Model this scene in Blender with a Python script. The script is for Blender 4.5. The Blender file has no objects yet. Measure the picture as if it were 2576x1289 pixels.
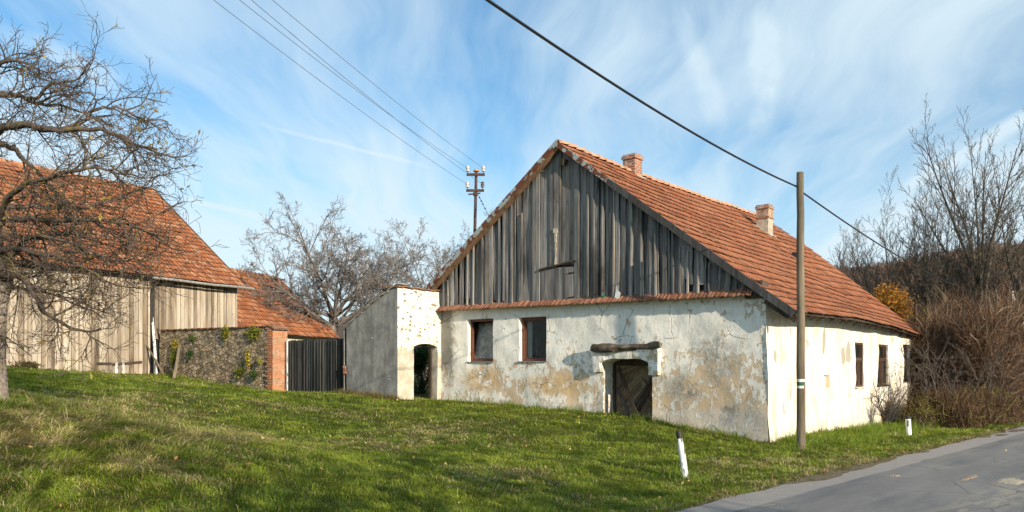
import bpy, math, random
import numpy as np
from math import radians, sin, cos, tan, pi
from mathutils import Vector, Matrix, noise as mnoise

# ------------------------------------------------------------------ camera, sky, sun, exposure
SC = bpy.context.scene
COL = SC.collection
EYE = 1.75
FPX = 2003.0            # focal length for a picture 2576 wide
cam_d = bpy.data.cameras.new('camera'); cam = bpy.data.objects.new('camera', cam_d); COL.objects.link(cam)
cam.location = (0, 0, EYE); cam.rotation_euler = (radians(90), 0, 0)
cam_d.sensor_width = 36; cam_d.lens = FPX/2576*36; cam_d.shift_y = 275.5/2576
cam_d.clip_start = 0.1; cam_d.clip_end = 3000
SC.camera = cam
SC.render.resolution_x = 1024; SC.render.resolution_y = 512
SC.view_settings.view_transform = 'Standard'; SC.view_settings.look = 'None'
SC.view_settings.exposure = 0.43; SC.view_settings.gamma = 1.0

SUN_H = Vector((0.600, -0.800))      # horizontal direction towards the sun (right, behind the camera)
SUN_EL = 17.0
sun_d = bpy.data.lights.new('sun', 'SUN'); sun = bpy.data.objects.new('sun', sun_d); COL.objects.link(sun)
sun_d.energy = 4.9; sun_d.angle = radians(0.53); sun_d.color = (1.0, 0.86, 0.67)
sd = Vector((SUN_H.x*cos(radians(SUN_EL)), SUN_H.y*cos(radians(SUN_EL)), sin(radians(SUN_EL))))
sun.rotation_euler = sd.to_track_quat('Z', 'Y').to_euler()

class NT:
    """small helper for node trees"""
    def __init__(s, tree): s.t = tree; s.n = tree.nodes; s.l = tree.links
    def new(s, typ, **kw):
        nd = s.n.new(typ)
        for k, v in kw.items(): setattr(nd, k, v)
        return nd
    def put(s, sock, v):
        if v is None: return
        if isinstance(v, bpy.types.NodeSocket): s.l.new(v, sock)
        else:
            if sock.type in ('RGBA',) and isinstance(v, (tuple, list)) and len(v) == 3: v = (*v, 1)
            sock.default_value = v
    def math(s, op, a, b=None, c=None, clamp=False):
        nd = s.new('ShaderNodeMath', operation=op, use_clamp=clamp)
        s.put(nd.inputs[0], a); s.put(nd.inputs[1], b)
        if c is not None: s.put(nd.inputs[2], c)
        return nd.outputs[0]
    def vmath(s, op, a, b=None):
        nd = s.new('ShaderNodeVectorMath', operation=op)
        s.put(nd.inputs[0], a); s.put(nd.inputs[1], b)
        return nd.outputs['Value'] if op in ('DOT_PRODUCT', 'LENGTH', 'DISTANCE') else nd.outputs[0]
    def mix(s, f, a, b):
        nd = s.new('ShaderNodeMix', data_type='RGBA')
        s.put(nd.inputs[0], f); s.put(nd.inputs[6], a); s.put(nd.inputs[7], b)
        return nd.outputs[2]
    def mul(s, a, b):
        nd = s.new('ShaderNodeMix', data_type='RGBA', blend_type='MULTIPLY')
        s.put(nd.inputs[0], 1.0); s.put(nd.inputs[6], a); s.put(nd.inputs[7], b)
        return nd.outputs[2]
    def scale(s, vec, sx, sy, sz, loc=(0, 0, 0), rz=0):
        nd = s.new('ShaderNodeMapping'); s.put(nd.inputs[0], vec)
        nd.inputs['Scale'].default_value = (sx, sy, sz); nd.inputs['Location'].default_value = loc
        nd.inputs['Rotation'].default_value = (0, 0, rz)
        return nd.outputs[0]
    def noise(s, vec, sc, det=4, rough=.55, dist=0, col=False):
        nd = s.new('ShaderNodeTexNoise'); s.put(nd.inputs['Vector'], vec)
        nd.inputs['Scale'].default_value = sc; nd.inputs['Detail'].default_value = det
        nd.inputs['Roughness'].default_value = rough; nd.inputs['Distortion'].default_value = dist
        return nd.outputs['Color' if col else 'Fac']
    def vor(s, vec, sc, feat='F1', rnd=1.0, out='Distance'):
        nd = s.new('ShaderNodeTexVoronoi', feature=feat); s.put(nd.inputs['Vector'], vec)
        nd.inputs['Scale'].default_value = sc; nd.inputs['Randomness'].default_value = rnd
        return nd.outputs[out]
    def ramp(s, f, stops, interp='LINEAR'):
        nd = s.new('ShaderNodeValToRGB'); s.put(nd.inputs[0], f); cr = nd.color_ramp; cr.interpolation = interp
        while len(cr.elements) < len(stops): cr.elements.new(0.5)
        for e, (p, c) in zip(cr.elements, stops):
            e.position = p; e.color = (c, c, c, 1) if isinstance(c, (int, float)) else (*c, 1)
        return nd.outputs[0]
    def sstep(s, f, a, b, lo=0.0, hi=1.0):
        nd = s.new('ShaderNodeMapRange', interpolation_type='SMOOTHSTEP')
        s.put(nd.inputs[0], f); s.put(nd.inputs[1], a); s.put(nd.inputs[2], b)
        nd.inputs[3].default_value = lo; nd.inputs[4].default_value = hi
        return nd.outputs[0]
    def sep(s, v):
        nd = s.new('ShaderNodeSeparateXYZ'); s.put(nd.inputs[0], v); return nd.outputs
    def comb(s, x, y, z):
        nd = s.new('ShaderNodeCombineXYZ')
        for i, q in enumerate((x, y, z)): s.put(nd.inputs[i], q)
        return nd.outputs[0]
    def bump(s, h, dist=.02, strength=1.0, normal=None):
        nd = s.new('ShaderNodeBump'); s.put(nd.inputs['Height'], h)
        nd.inputs['Distance'].default_value = dist; nd.inputs['Strength'].default_value = strength
        if normal is not None: s.put(nd.inputs['Normal'], normal)
        return nd.outputs[0]

world = bpy.data.worlds.new('World'); SC.world = world; world.use_nodes = True
w = NT(world.node_tree); bg = w.n['Background']
sky = w.new('ShaderNodeTexSky', sky_type='NISHITA'); sky.sun_disc = False
sky.sun_elevation = radians(SUN_EL); sky.sun_rotation = math.atan2(SUN_H.x, SUN_H.y)
sky.air_density = 1.0; sky.dust_density = 0.3; sky.ozone_density = 2.0
SKY_STR = 0.15
dirv = w.new('ShaderNodeTexCoord').outputs['Generated']
dx, dy, dz = w.sep(dirv)
den = w.math('ADD', w.math('MAXIMUM', dz, 0.0), 0.16)
pl = w.comb(w.math('DIVIDE', dx, den), w.math('DIVIDE', dy, den), 0.0)
warp = w.vmath('SCALE', w.vmath('SUBTRACT', w.noise(pl, 0.7, 3, .5, col=True), (0.5, 0.5, 0.5)), None)
warp.node.inputs['Scale'].default_value = 0.9
plw = w.vmath('ADD', pl, warp)
az = radians(20)
streak = w.noise(w.scale(plw, 1.5, 0.26, 1, rz=az), 1.0, 5, .5, 0.2)     # long wisps running away from the camera
fine = w.noise(w.scale(plw, 6.0, 0.9, 1, loc=(3, 1, 0), rz=az), 1.2, 6, .6, 0.3)
broad = w.noise(w.scale(plw, 0.62, 0.42, 1, loc=(12.7, 3.3, 0)), 1.0, 4, .5, 0.3)
cl = w.math('ADD', w.math('MULTIPLY', streak, 0.68), w.math('ADD', w.math('MULTIPLY', fine, 0.30), w.math('MULTIPLY', broad, 0.62)))
cf = w.sstep(cl, 0.55, 0.98)
hor = w.sstep(dz, 0.0, 0.30, 0.80, 0.0)
cf = w.math('ADD', cf, hor, clamp=True)
# old contrails: arcs of great circles
def trail(a, b, wd, amt, seed):
    global cf
    def dr(p): 
        v = Vector(((p[0]-1288)/FPX, 1, (920-p[1])/FPX)); return v.normalized()
    A, B = dr(a), dr(b); n_ = A.cross(B).normalized(); mid = (A+B).normalized(); half = A.angle(B)/2
    d_ = w.math('ABSOLUTE', w.math('ADD', w.vmath('DOT_PRODUCT', dirv, tuple(n_)), w.math('MULTIPLY', w.math('SUBTRACT', w.noise(dirv, 9+seed, 3), .5), wd*1.5)))
    band = w.sstep(d_, wd*0.15, wd, 1.0, 0.0)
    al = w.sstep(w.vmath('DOT_PRODUCT', dirv, tuple(mid)), cos(half*1.15), cos(half*0.6))
    k = w.math('MULTIPLY', w.math('MULTIPLY', band, al), w.sstep(w.noise(dirv, 14+seed, 4), .25, .6, .35*amt, amt))
    cf = w.math('MAXIMUM', cf, w.math('ADD', cf, k), clamp=True)
trail((470, 500), (700, 560), 0.0045, .5, 1); trail((480, 545), (620, 690), 0.005, .6, 2)
trail((1905, 20), (1925, 340), 0.022, .38, 3); trail((1715, 10), (1810, 320), 0.02, .22, 4)
trail((2280, 480), (2620, 270), 0.011, .42, 5); trail((-20, 70), (300, 220), 0.018, .35, 6)
trail((640, 310), (1080, 420), 0.0035, .22, 7)
tint = w.mul(sky.outputs[0], (0.41, 0.76, 0.90, 1))
cloudc = w.mix(w.sstep(dz, 0.0, .5), (3.95, 4.6, 4.95), (3.75, 4.55, 5.0))
w.put(bg.inputs['Color'], w.mix(w.math('MULTIPLY', cf, .88), tint, cloudc)); bg.inputs['Strength'].default_value = SKY_STR

# ------------------------------------------------------------------ helpers
def W(px, py, D):
    """world point at distance D in front of the camera"""
    return Vector(((px-1288)/FPX*D, D, EYE+(920-py)/FPX*D))

def tag(o, label=None, cat=None, group=None, kind=None):
    if label: o['label'] = label
    if cat: o['category'] = cat
    if group: o['group'] = group
    if kind: o['kind'] = kind
    return o

def empty(name, loc, rz=0, **kw):
    o = bpy.data.objects.new(name, None); COL.objects.link(o); o.location = loc; o.rotation_euler = (0, 0, rz)
    o.empty_display_size = .3
    return tag(o, **kw)

def fast_mesh(name, V, F, mats, parent=None, smooth=False, attrs=None, mi=None, uv=None, sharp=None, loc=None):
    """V (n,3), F: list of faces or an (m,k) array"""
    me = bpy.data.meshes.new(name)
    V = np.asarray(V, dtype=np.float32)
    if isinstance(F, np.ndarray):
        m, k = F.shape
        me.vertices.add(len(V)); me.vertices.foreach_set('co', V.ravel())
        me.loops.add(m*k); me.loops.foreach_set('vertex_index', F.astype(np.int32).ravel())
        me.polygons.add(m); me.polygons.foreach_set('loop_start', np.arange(0, m*k, k, dtype=np.int32))
        try: me.polygons.foreach_set('loop_total', np.full(m, k, dtype=np.int32))
        except Exception: pass
    else:
        me.from_pydata(V.tolist(), [], F)
    me.update(calc_edges=True); me.validate()
    for m_ in (mats if isinstance(mats, (list, tuple)) else [mats]): me.materials.append(m_)
    if mi is not None: me.polygons.foreach_set('material_index', np.asarray(mi, dtype=np.int32))
    if attrs:
        for an, (ty, data) in attrs.items():
            a = me.attributes.new(an, ty, 'POINT')
            a.data.foreach_set('color' if ty == 'FLOAT_COLOR' else 'value', np.asarray(data, dtype=np.float32).ravel())
    if uv is not None:
        ul = me.uv_layers.new(name='UVMap'); li = np.empty(len(me.loops), dtype=np.int32); me.loops.foreach_get('vertex_index', li)
        ul.data.foreach_set('uv', np.asarray(uv, dtype=np.float32)[li].ravel())
    if smooth:
        me.polygons.foreach_set('use_smooth', np.ones(len(me.polygons), dtype=bool))
        if sharp:
            try: me.set_sharp_from_angle(angle=radians(sharp))
            except Exception: pass
    o = bpy.data.objects.new(name, me); COL.objects.link(o)
    if parent: o.parent = parent
    if loc is not None: o.location = loc
    return o

class MB:
    """collects geometry, builds ONE mesh object"""
    def __init__(s): s.v = []; s.f = []; s.m = []; s.r = []
    def quad(s, a, b, c, d, m=0, r=.5):
        i = len(s.v); s.v += [tuple(a), tuple(b), tuple(c), tuple(d)]; s.f.append((i, i+1, i+2, i+3)); s.m.append(m); s.r += [r]*4
    def poly(s, pts, m=0, r=.5):
        i = len(s.v); s.v += [tuple(p) for p in pts]; s.f.append(tuple(range(i, i+len(pts)))); s.m.append(m); s.r += [r]*len(pts)
    def hexa(s, p, m=0, r=.5):
        """p: 8 points, bottom ring then top ring"""
        i = len(s.v); s.v += [tuple(q) for q in p]; s.r += [r]*8
        for q in ((3, 2, 1, 0), (4, 5, 6, 7), (0, 1, 5, 4), (1, 2, 6, 5), (2, 3, 7, 6), (3, 0, 4, 7)):
            s.f.append(tuple(i+k for k in q)); s.m.append(m)
    def box(s, x0, x1, y0, y1, z0, z1, m=0, r=.5, jit=0):
        j = (lambda: random.uniform(-jit, jit)) if jit else (lambda: 0)
        s.hexa([(x+j(), y+j(), z+j()) for z in (z0, z1) for x, y in ((x0, y0), (x1, y0), (x1, y1), (x0, y1))], m, r)
    def beam(s, a, b, w_, h_, up=(0, 0, 1), m=0, r=.5, taper=1.0, segs=1, wob=0):
        a, b, up = Vector(a), Vector(b), Vector(up); d = (b-a).normalized(); sx = d.cross(up).normalized(); sz = sx.cross(d).normalized()
        i0 = len(s.v)
        for k in range(segs+1):
            t = k/segs; c = a.lerp(b, t); q = 1+(taper-1)*t
            if 0 < k < segs or wob: c = c+sx*random.uniform(-wob, wob)+sz*random.uniform(-wob, wob)
            for u, v in ((-1, -1), (1, -1), (1, 1), (-1, 1)):
                s.v.append(tuple(c+sx*(u*w_/2*q)+sz*(v*h_/2*q))); s.r.append(r)
        for k in range(segs):
            for q in range(4):
                a0 = i0+k*4+q; a1 = i0+k*4+(q+1) % 4
                s.f.append((a0, a1, a1+4, a0+4)); s.m.append(m)
        s.f.append((i0+3, i0+2, i0+1, i0)); s.m.append(m)
        e = i0+segs*4; s.f.append((e, e+1, e+2, e+3)); s.m.append(m)
    def tube(s, pts, rad, n=8, m=0, r=.5, cap=True):
        pts = [Vector(p) for p in pts]; i0 = len(s.v); L = len(pts)
        if not isinstance(rad, (list, tuple)): rad = [rad]*L
        d0 = (pts[1]-pts[0]).normalized(); ref = Vector((0, 0, 1)) if abs(d0.z) < .9 else Vector((1, 0, 0)); nx = d0.cross(ref).normalized()
        for k in range(L):
            d = (pts[min(k+1, L-1)]-pts[max(k-1, 0)]).normalized(); nx = (nx-d*nx.dot(d)).normalized(); ny = d.cross(nx)
            for q in range(n):
                an = 2*pi*q/n; s.v.append(tuple(pts[k]+(nx*cos(an)+ny*sin(an))*rad[k])); s.r.append(r)
        for k in range(L-1):
            for q in range(n):
                a0 = i0+k*n+q; a1 = i0+k*n+(q+1) % n; s.f.append((a0, a1, a1+n, a0+n)); s.m.append(m)
        if cap:
            s.f.append(tuple(i0+q for q in reversed(range(n)))); s.m.append(m)
            s.f.append(tuple(i0+(L-1)*n+q for q in range(n))); s.m.append(m)
    def build(s, name, mats, parent=None, smooth=False, sharp=35, loc=None):
        return fast_mesh(name, np.array(s.v), s.f, mats, parent, smooth, {'rnd': ('FLOAT', s.r)}, s.m, None, sharp, loc)

def hashn(ix, iy, seed):
    n = (ix.astype(np.int64)*374761393+iy.astype(np.int64)*668265263+seed*1442695041) & 0x7fffffff
    n = ((n ^ (n >> 13))*1274126177) & 0x7fffffff
    return ((n ^ (n >> 16)) & 0xffff)/65535.0
def vnoise(x, y, sc, seed=0, octs=3):
    x = np.asarray(x, float)*sc; y = np.asarray(y, float)*sc; out = 0; amp = 1; tot = 0
    for o in range(octs):
        xi = np.floor(x); yi = np.floor(y); fx = x-xi; fy = y-yi; fx = fx*fx*(3-2*fx); fy = fy*fy*(3-2*fy)
        a = hashn(xi, yi, seed+o); b = hashn(xi+1, yi, seed+o); c = hashn(xi, yi+1, seed+o); d = hashn(xi+1, yi+1, seed+o)
        out = out+amp*((a*(1-fx)+b*fx)*(1-fy)+(c*(1-fx)+d*fx)*fy); tot += amp; amp *= .5; x = x*2.03+7; y = y*2.03+3
    return out/tot

# ------------------------------------------------------------------ materials
def mat(name, rough=.9, spec=.3):
    m = bpy.data.materials.new(name); m.use_nodes = True; t = NT(m.node_tree); b = t.n['Principled BSDF']
    b.inputs['Roughness'].default_value = rough; b.inputs['Specular IOR Level'].default_value = spec
    return m, t, b
def plain(name, col, rough=.9, spec=.3, metal=0, var=.25, nsc=6, bump=0):
    m, t, b = mat(name, rough, spec); oc = t.new('ShaderNodeTexCoord').outputs['Object']
    n_ = t.noise(oc, nsc, 5, .65)
    lo = tuple(c*(1-var) for c in col); hi = tuple(min(1, c*(1+var)) for c in col)
    t.put(b.inputs['Base Color'], t.ramp(n_, [(.3, lo), (.7, hi)])); b.inputs['Metallic'].default_value = metal
    if bump: t.put(b.inputs['Normal'], t.bump(n_, bump))
    return m
def attr(t, name='rnd', out='Fac'):
    return t.new('ShaderNodeAttribute', attribute_name=name).outputs[out]
def blob(t, x, z, cx, cz, rx, rz, nz, soft=.5, amt=.6):
    """soft irregular spot on a wall (object x,z)"""
    d = t.math('SQRT', t.math('ADD', t.math('POWER', t.math('DIVIDE', t.math('SUBTRACT', x, cx), rx), 2), t.math('POWER', t.math('DIVIDE', t.math('SUBTRACT', z, cz), rz), 2)))
    d = t.math('ADD', d, t.math('MULTIPLY', t.math('SUBTRACT', nz, .5), amt*2))
    return t.sstep(d, 1-soft, 1+soft*.3, 1, 0)

def plaster_gable():
    m, t, b = mat('gable_plaster', .95, .15); oc = t.new('ShaderNodeTexCoord').outputs['Object']; x, y, z = t.sep(oc)
    wv = t.vmath('ADD', oc, t.vmath('SCALE', t.noise(oc, 1.7, 4, .6, col=True), None)); wv.node.inputs[1].links[0].from_node.inputs['Scale'].default_value = .25
    nA = t.noise(wv, 1.1, 5, .6); nB = t.noise(wv, 3.6, 7, .68); nC = t.noise(oc, 14, 5, .7)
    nV = t.noise(t.scale(oc, 5, 5, 1.1), 1.2, 6, .7)
    nF = t.noise(t.scale(wv, 1, 1, .55), 9, 6, .72); white = t.mix(t.sstep(nB, .3, .7), (.79, .765, .69), (.92, .89, .815)); white = t.mix(t.math('MULTIPLY', t.sstep(nV, .5, .68), .6), white, (.60, .61, .58))
    # upper, less worn coat vs peeled lower layers
    low = t.sstep(z, 1.0, 2.7, 1.0, 0.0)
    right = t.sstep(x, -5.0, -1.2, 0.0, 1.0)
    wear = t.math('ADD', t.math('MULTIPLY', low, .085), t.math('MULTIPLY', right, .04))
    pk = t.math('ADD', t.math('ADD', t.math('MULTIPLY', nA, .26), t.math('ADD', t.math('MULTIPLY', nB, .32), t.math('MULTIPLY', nF, .42))), wear)
    ochre_m = t.sstep(pk, .588, .600)
    ochre_m2 = t.sstep(t.math('ADD', t.math('ADD', t.math('MULTIPLY', t.noise(t.scale(wv, 1, 1, .6), 3.1, 8, .75), .5), t.math('ADD', t.math('MULTIPLY', nV, .3), t.math('MULTIPLY', nF, .2))), wear), .612, .622)
    ochre = t.mix(t.noise(oc, 2.2, 3), (.74, .50, .27), (.72, .58, .41)); ochre = t.mix(nC, ochre, t.mul(ochre, (.75, .75, .75)))
    c = t.mix(t.math('MULTIPLY', ochre_m2, .7), white, (.72, .62, .49))
    c = t.mix(t.math('MULTIPLY', ochre_m, .9), c, ochre)
    # older rust-yellow fields under the windows
    yel = t.math('MAXIMUM', blob(t, x, z, -8.1, 1.35, .9, .42, nB), blob(t, x, z, -5.6, 1.25, 1.3, .35, nB, amt=.9))
    c = t.mix(t.math('MULTIPLY', t.math('MULTIPLY', yel, t.sstep(nB, .38, .5)), .8), c, t.mix(nC, (.55, .36, .16), (.66, .50, .30)))
    # grey damp stains
    gs = t.math('MAXIMUM', blob(t, x, z, -1.15, 1.95, .8, .75, nB, .9), t.math('MAXIMUM', blob(t, x, z, -1.9, 1.2, .5, .45, nB, .8), blob(t, x, z, -.75, .7, .45, .35, nB, .8)))
    gs = t.math('MULTIPLY', gs, t.sstep(t.noise(wv, 5, 6, .7), .36, .58, .05, .9))
    c = t.mix(gs, c, t.mix(t.sstep(nF, .35, .6), (.16, .15, .13), (.46, .43, .37)))
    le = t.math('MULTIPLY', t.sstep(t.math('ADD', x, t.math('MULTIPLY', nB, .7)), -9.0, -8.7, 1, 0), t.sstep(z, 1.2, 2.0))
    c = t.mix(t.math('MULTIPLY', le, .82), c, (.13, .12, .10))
    # foot of the wall: splashed, repaired bare render
    ft = t.sstep(t.math('ADD', z, t.math('MULTIPLY', nB, -.5)), .42, .58, 1, 0)
    c = t.mix(t.math('MULTIPLY', ft, .5), c, t.mix(nB, (.42, .40, .37), (.78, .78, .76)))
    # pits where the coat has fallen
    pit = t.math('MULTIPLY', t.sstep(t.noise(wv, 6.5, 6, .6), .67, .70), t.sstep(nA, .42, .55))
    c = t.mix(t.math('MULTIPLY', pit, .7), c, (.33, .29, .25))
    # cracks
    ck = t.sstep(t.vor(wv, 1.15, 'DISTANCE_TO_EDGE'), 0.0, .012, 1, 0)
    ck = t.math('MULTIPLY', ck, t.sstep(t.noise(oc, .9, 3), .5, .58))
    c = t.mix(t.math('MULTIPLY', ck, .5), c, (.20, .17, .14))
    t.put(b.inputs['Base Color'], c)
    h = t.math('ADD', t.math('MULTIPLY', nB, .5), t.math('MULTIPLY', nC, .22))
    h = t.math('SUBTRACT', h, t.math('ADD', t.math('MULTIPLY', ochre_m, .34), t.math('ADD', t.math('MULTIPLY', ck, .5), t.math('ADD', t.math('MULTIPLY', ochre_m2, .1), t.math('MULTIPLY', pit, .35)))))
    t.put(b.inputs['Normal'], t.bump(h, .035))
    return m
def plaster_side():
    m, t, b = mat('side_plaster', .95, .15); oc = t.new('ShaderNodeTexCoord').outputs['Object']; x, y, z = t.sep(oc)
    nB = t.noise(oc, 2.4, 7, .68); nV = t.noise(t.scale(oc, 4, 4, .7), 1.0, 6, .7); nC = t.noise(oc, 12, 5, .7); nF = t.noise(t.scale(oc, 9, 9, 1.6), 1.3, 6, .7)
    c = t.mix(t.sstep(nB, .4, .62), (.74, .69, .59), (.80, .775, .71))
    c = t.mix(t.math('MULTIPLY', t.sstep(nV, .46, .66), .8), c, (.68, .53, .32))
    c = t.mix(t.math('MULTIPLY', t.sstep(nF, .53, .66), .55), c, (.62, .56, .46))
    pit = t.sstep(t.noise(t.scale(oc, 1.6, 1.6, .9), 2.1, 5, .55), .64, .652)
    c = t.mix(t.math('MULTIPLY', pit, .95), c, t.mix(nC, (.34, .30, .25), (.50, .45, .39)))
    for (cy, cz, ry, rz_) in ((3.75, 2.35, .12, .28), (5.3, 2.02, .16, .22), (5.8, 2.1, .2, .24), (.45, 1.95, .1, .12), (2.0, 2.1, .08, .26)):
        bl = blob(t, y, z, cy, cz, ry*1.25, rz_*1.25, nB, .12, .9); c = t.mix(t.math('MULTIPLY', bl, .95), c, (.36, .33, .27))
    # dirty, streaked far end below the windows
    fe = t.math('MULTIPLY', t.sstep(y, 6.9, 9.8), t.sstep(z, .3, 1.9, 1, 0))
    dk = t.math('MULTIPLY', fe, t.sstep(t.noise(t.scale(oc, 7, 7, 1.0), 1.1, 6, .75), .46, .62))
    c = t.mix(t.math('MULTIPLY', dk, .85), c, t.mix(nC, (.16, .14, .11), (.38, .34, .28)))
    ft = t.math('MULTIPLY', t.sstep(t.math('ADD', z, t.math('MULTIPLY', nB, -.45)), .05, .25, 1, 0), t.sstep(nF, .40, .55))
    c = t.mix(t.math('MULTIPLY', ft, .55), c, (.50, .43, .34))
    t.put(b.inputs['Base Color'], c)
    h = t.math('SUBTRACT', t.math('ADD', t.math('MULTIPLY', nB, .6), t.math('MULTIPLY', nC, .2)), t.math('MULTIPLY', pit, .35))
    t.put(b.inputs['Normal'], t.bump(h, .03))
    return m
def plaster_portal():
    m, t, b = mat('portal_plaster', .95, .15); oc = t.new('ShaderNodeTexCoord').outputs['Object']; x, y, z = t.sep(oc)
    nB = t.noise(oc, 3.0, 7, .68); nC = t.noise(oc, 12, 5, .7)
    c = t.mix(t.sstep(nB, .4, .6), (.72, .66, .54), (.84, .80, .70))
    # render below is greyer, bare
    lw = t.sstep(t.math('ADD', z, t.math('MULTIPLY', nB, 1.2)), 2.75, 2.95, 1, 0)
    c = t.mix(lw, c, t.mix(t.sstep(nB, .42, .6), (.44, .39, .31), (.58, .53, .44)))
    pk = t.math('MULTIPLY', t.sstep(t.vor(t.scale(oc, 1, 1, 1.5), 4.6), .30, .2), t.sstep(t.noise(oc, 2.5, 3), .42, .55))
    pk = t.math('MULTIPLY', pk, t.sstep(z, 2.0, 2.6))
    pk = t.math('MAXIMUM', pk, t.math('MULTIPLY', t.sstep(t.noise(t.scale(oc, 1, 1, 1.7), 4.4, 5, .6), .62, .66), t.sstep(z, 1.9, 2.4)))
    c = t.mix(t.math('MULTIPLY', pk, .95), c, t.mix(nC, (.13, .105, .075), (.38, .32, .24)))
    t.put(b.inputs['Base Color'], c)
    t.put(b.inputs['Normal'], t.bump(t.math('SUBTRACT', nB, t.math('MULTIPLY', pk, .8)), .035))
    return m
def cement():
    m, t, b = mat('grey_render', .93, .2); oc = t.new('ShaderNodeTexCoord').outputs['Object']; x, y, z = t.sep(oc)
    nB = t.noise(oc, 2.0, 7, .66); nC = t.noise(oc, 15, 4, .7); nV = t.noise(t.scale(oc, 5, 5, .6), 1.0, 5, .7)
    c = t.mix(t.sstep(nB, .35, .65), (.20, .195, .18), (.36, .35, .325)); c = t.mix(t.math('MULTIPLY', t.sstep(nV, .42, .62), .6), c, (.16, .155, .14))
    sp = t.math('MULTIPLY', t.sstep(t.noise(oc, 7, 6, .7), .60, .66), t.sstep(t.noise(oc, 1.6, 2), .46, .58))
    c = t.mix(t.math('MULTIPLY', sp, .7), c, (.62, .64, .62))
    t.put(b.inputs['Base Color'], c); t.put(b.inputs['Normal'], t.bump(t.math('ADD', nB, t.math('MULTIPLY', nC, .4)), .012))
    return m
def boards(name, dark, mid, light, stain=.5, warm=None, rv=.22):
    """weathered vertical boards: fibre streaks along z, tone per board from attribute rnd"""
    m, t, b = mat(name, .88, .2); oc = t.new('ShaderNodeTexCoord').outputs['Object']; r = attr(t)
    off = t.comb(t.math('MULTIPLY', r, 37.0), t.math('MULTIPLY', r, 17.0), t.math('MULTIPLY', r, 91.0))
    v = t.vmath('ADD', oc, off)
    fib = t.noise(t.scale(v, 26, 26, 1.1), 1.0, 6, .7); big = t.noise(t.scale(v, 3.2, 3.2, .55), 1.0, 5, .65); knot = t.sstep(t.vor(t.scale(v, 5, 5, 1.5), 1.0), .10, .05)
    st = t.noise(t.scale(oc, 1.3, 1.3, .4), 1.0, 4, .6)
    tone = t.math('ADD', t.math('ADD', t.math('MULTIPLY', fib, .42), t.math('MULTIPLY', big, .55)), t.math('MULTIPLY', t.math('SUBTRACT', r, .5), rv))
    c = t.ramp(tone, [(.30, dark), (.48, mid), (.66, light)])
    if warm: c = t.mix(t.math('MULTIPLY', t.sstep(t.noise(t.scale(v, 9, 9, .8), 1, 4), .55, .68), .6), c, warm)
    c = t.mix(t.math('MULTIPLY', t.sstep(t.math('ADD', t.math('MULTIPLY', st, .6), t.math('MULTIPLY', big, .4)), .50, .64), stain), c, tuple(q*.35 for q in dark))
    c = t.mix(t.math('MULTIPLY', knot, .7), c, tuple(q*.6 for q in dark))
    t.put(b.inputs['Base Color'], c); t.put(b.inputs['Normal'], t.bump(t.math('SUBTRACT', fib, t.math('MULTIPLY', knot, .3)), .008))
    return m
def tiles(name, c0, c1, c2, moss=.4, pale=.2, rib=.2):
    """clay tiles: UV = metres across / along the slope, rnd = per tile"""
    m, t, b = mat(name, .85, .25); uv = t.new('ShaderNodeTexCoord').outputs['UV']; u, v, _ = t.sep(uv); r = attr(t)
    n1 = t.noise(uv, .55, 5, .6); n2 = t.noise(t.vmath('ADD', uv, t.comb(t.math('MULTIPLY', r, 9.), 0., 0.)), 5, 5, .7); n3 = t.noise(t.scale(uv, 9, 1.6, 1), 1.2, 4, .6)
    tone = t.math('ADD', t.math('ADD', t.math('MULTIPLY', r, .42), t.math('MULTIPLY', n2, .3)), t.math('MULTIPLY', n1, .3))
    c = t.ramp(tone, [(.22, c0), (.5, c1), (.78, c2)])
    c = t.mix(t.math('MULTIPLY', t.sstep(t.math('ADD', t.math('MULTIPLY', r, .5), t.math('MULTIPLY', n3, .5)), .60, .70), pale), c, (.62, .40, .27))
    dk = t.sstep(t.math('ADD', t.math('MULTIPLY', t.noise(uv, .8, 6, .7), .7), t.math('MULTIPLY', n3, .35)), .53, .68)
    c = t.mix(t.math('MULTIPLY', dk, moss), c, (.07, .055, .042))
    # lichen and dirt collected on the lower lip of each course
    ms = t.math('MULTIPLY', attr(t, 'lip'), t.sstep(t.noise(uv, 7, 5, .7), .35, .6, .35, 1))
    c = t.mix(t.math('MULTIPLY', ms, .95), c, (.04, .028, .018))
    t.put(b.inputs['Base Color'], c)
    rb = t.math('SINE', t.math('MULTIPLY', u, 2*pi/rib*2)); h = t.math('ADD', t.math('MULTIPLY', rb, .35), n2)
    t.put(b.inputs['Normal'], t.bump(h, .012))
    return m
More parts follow.
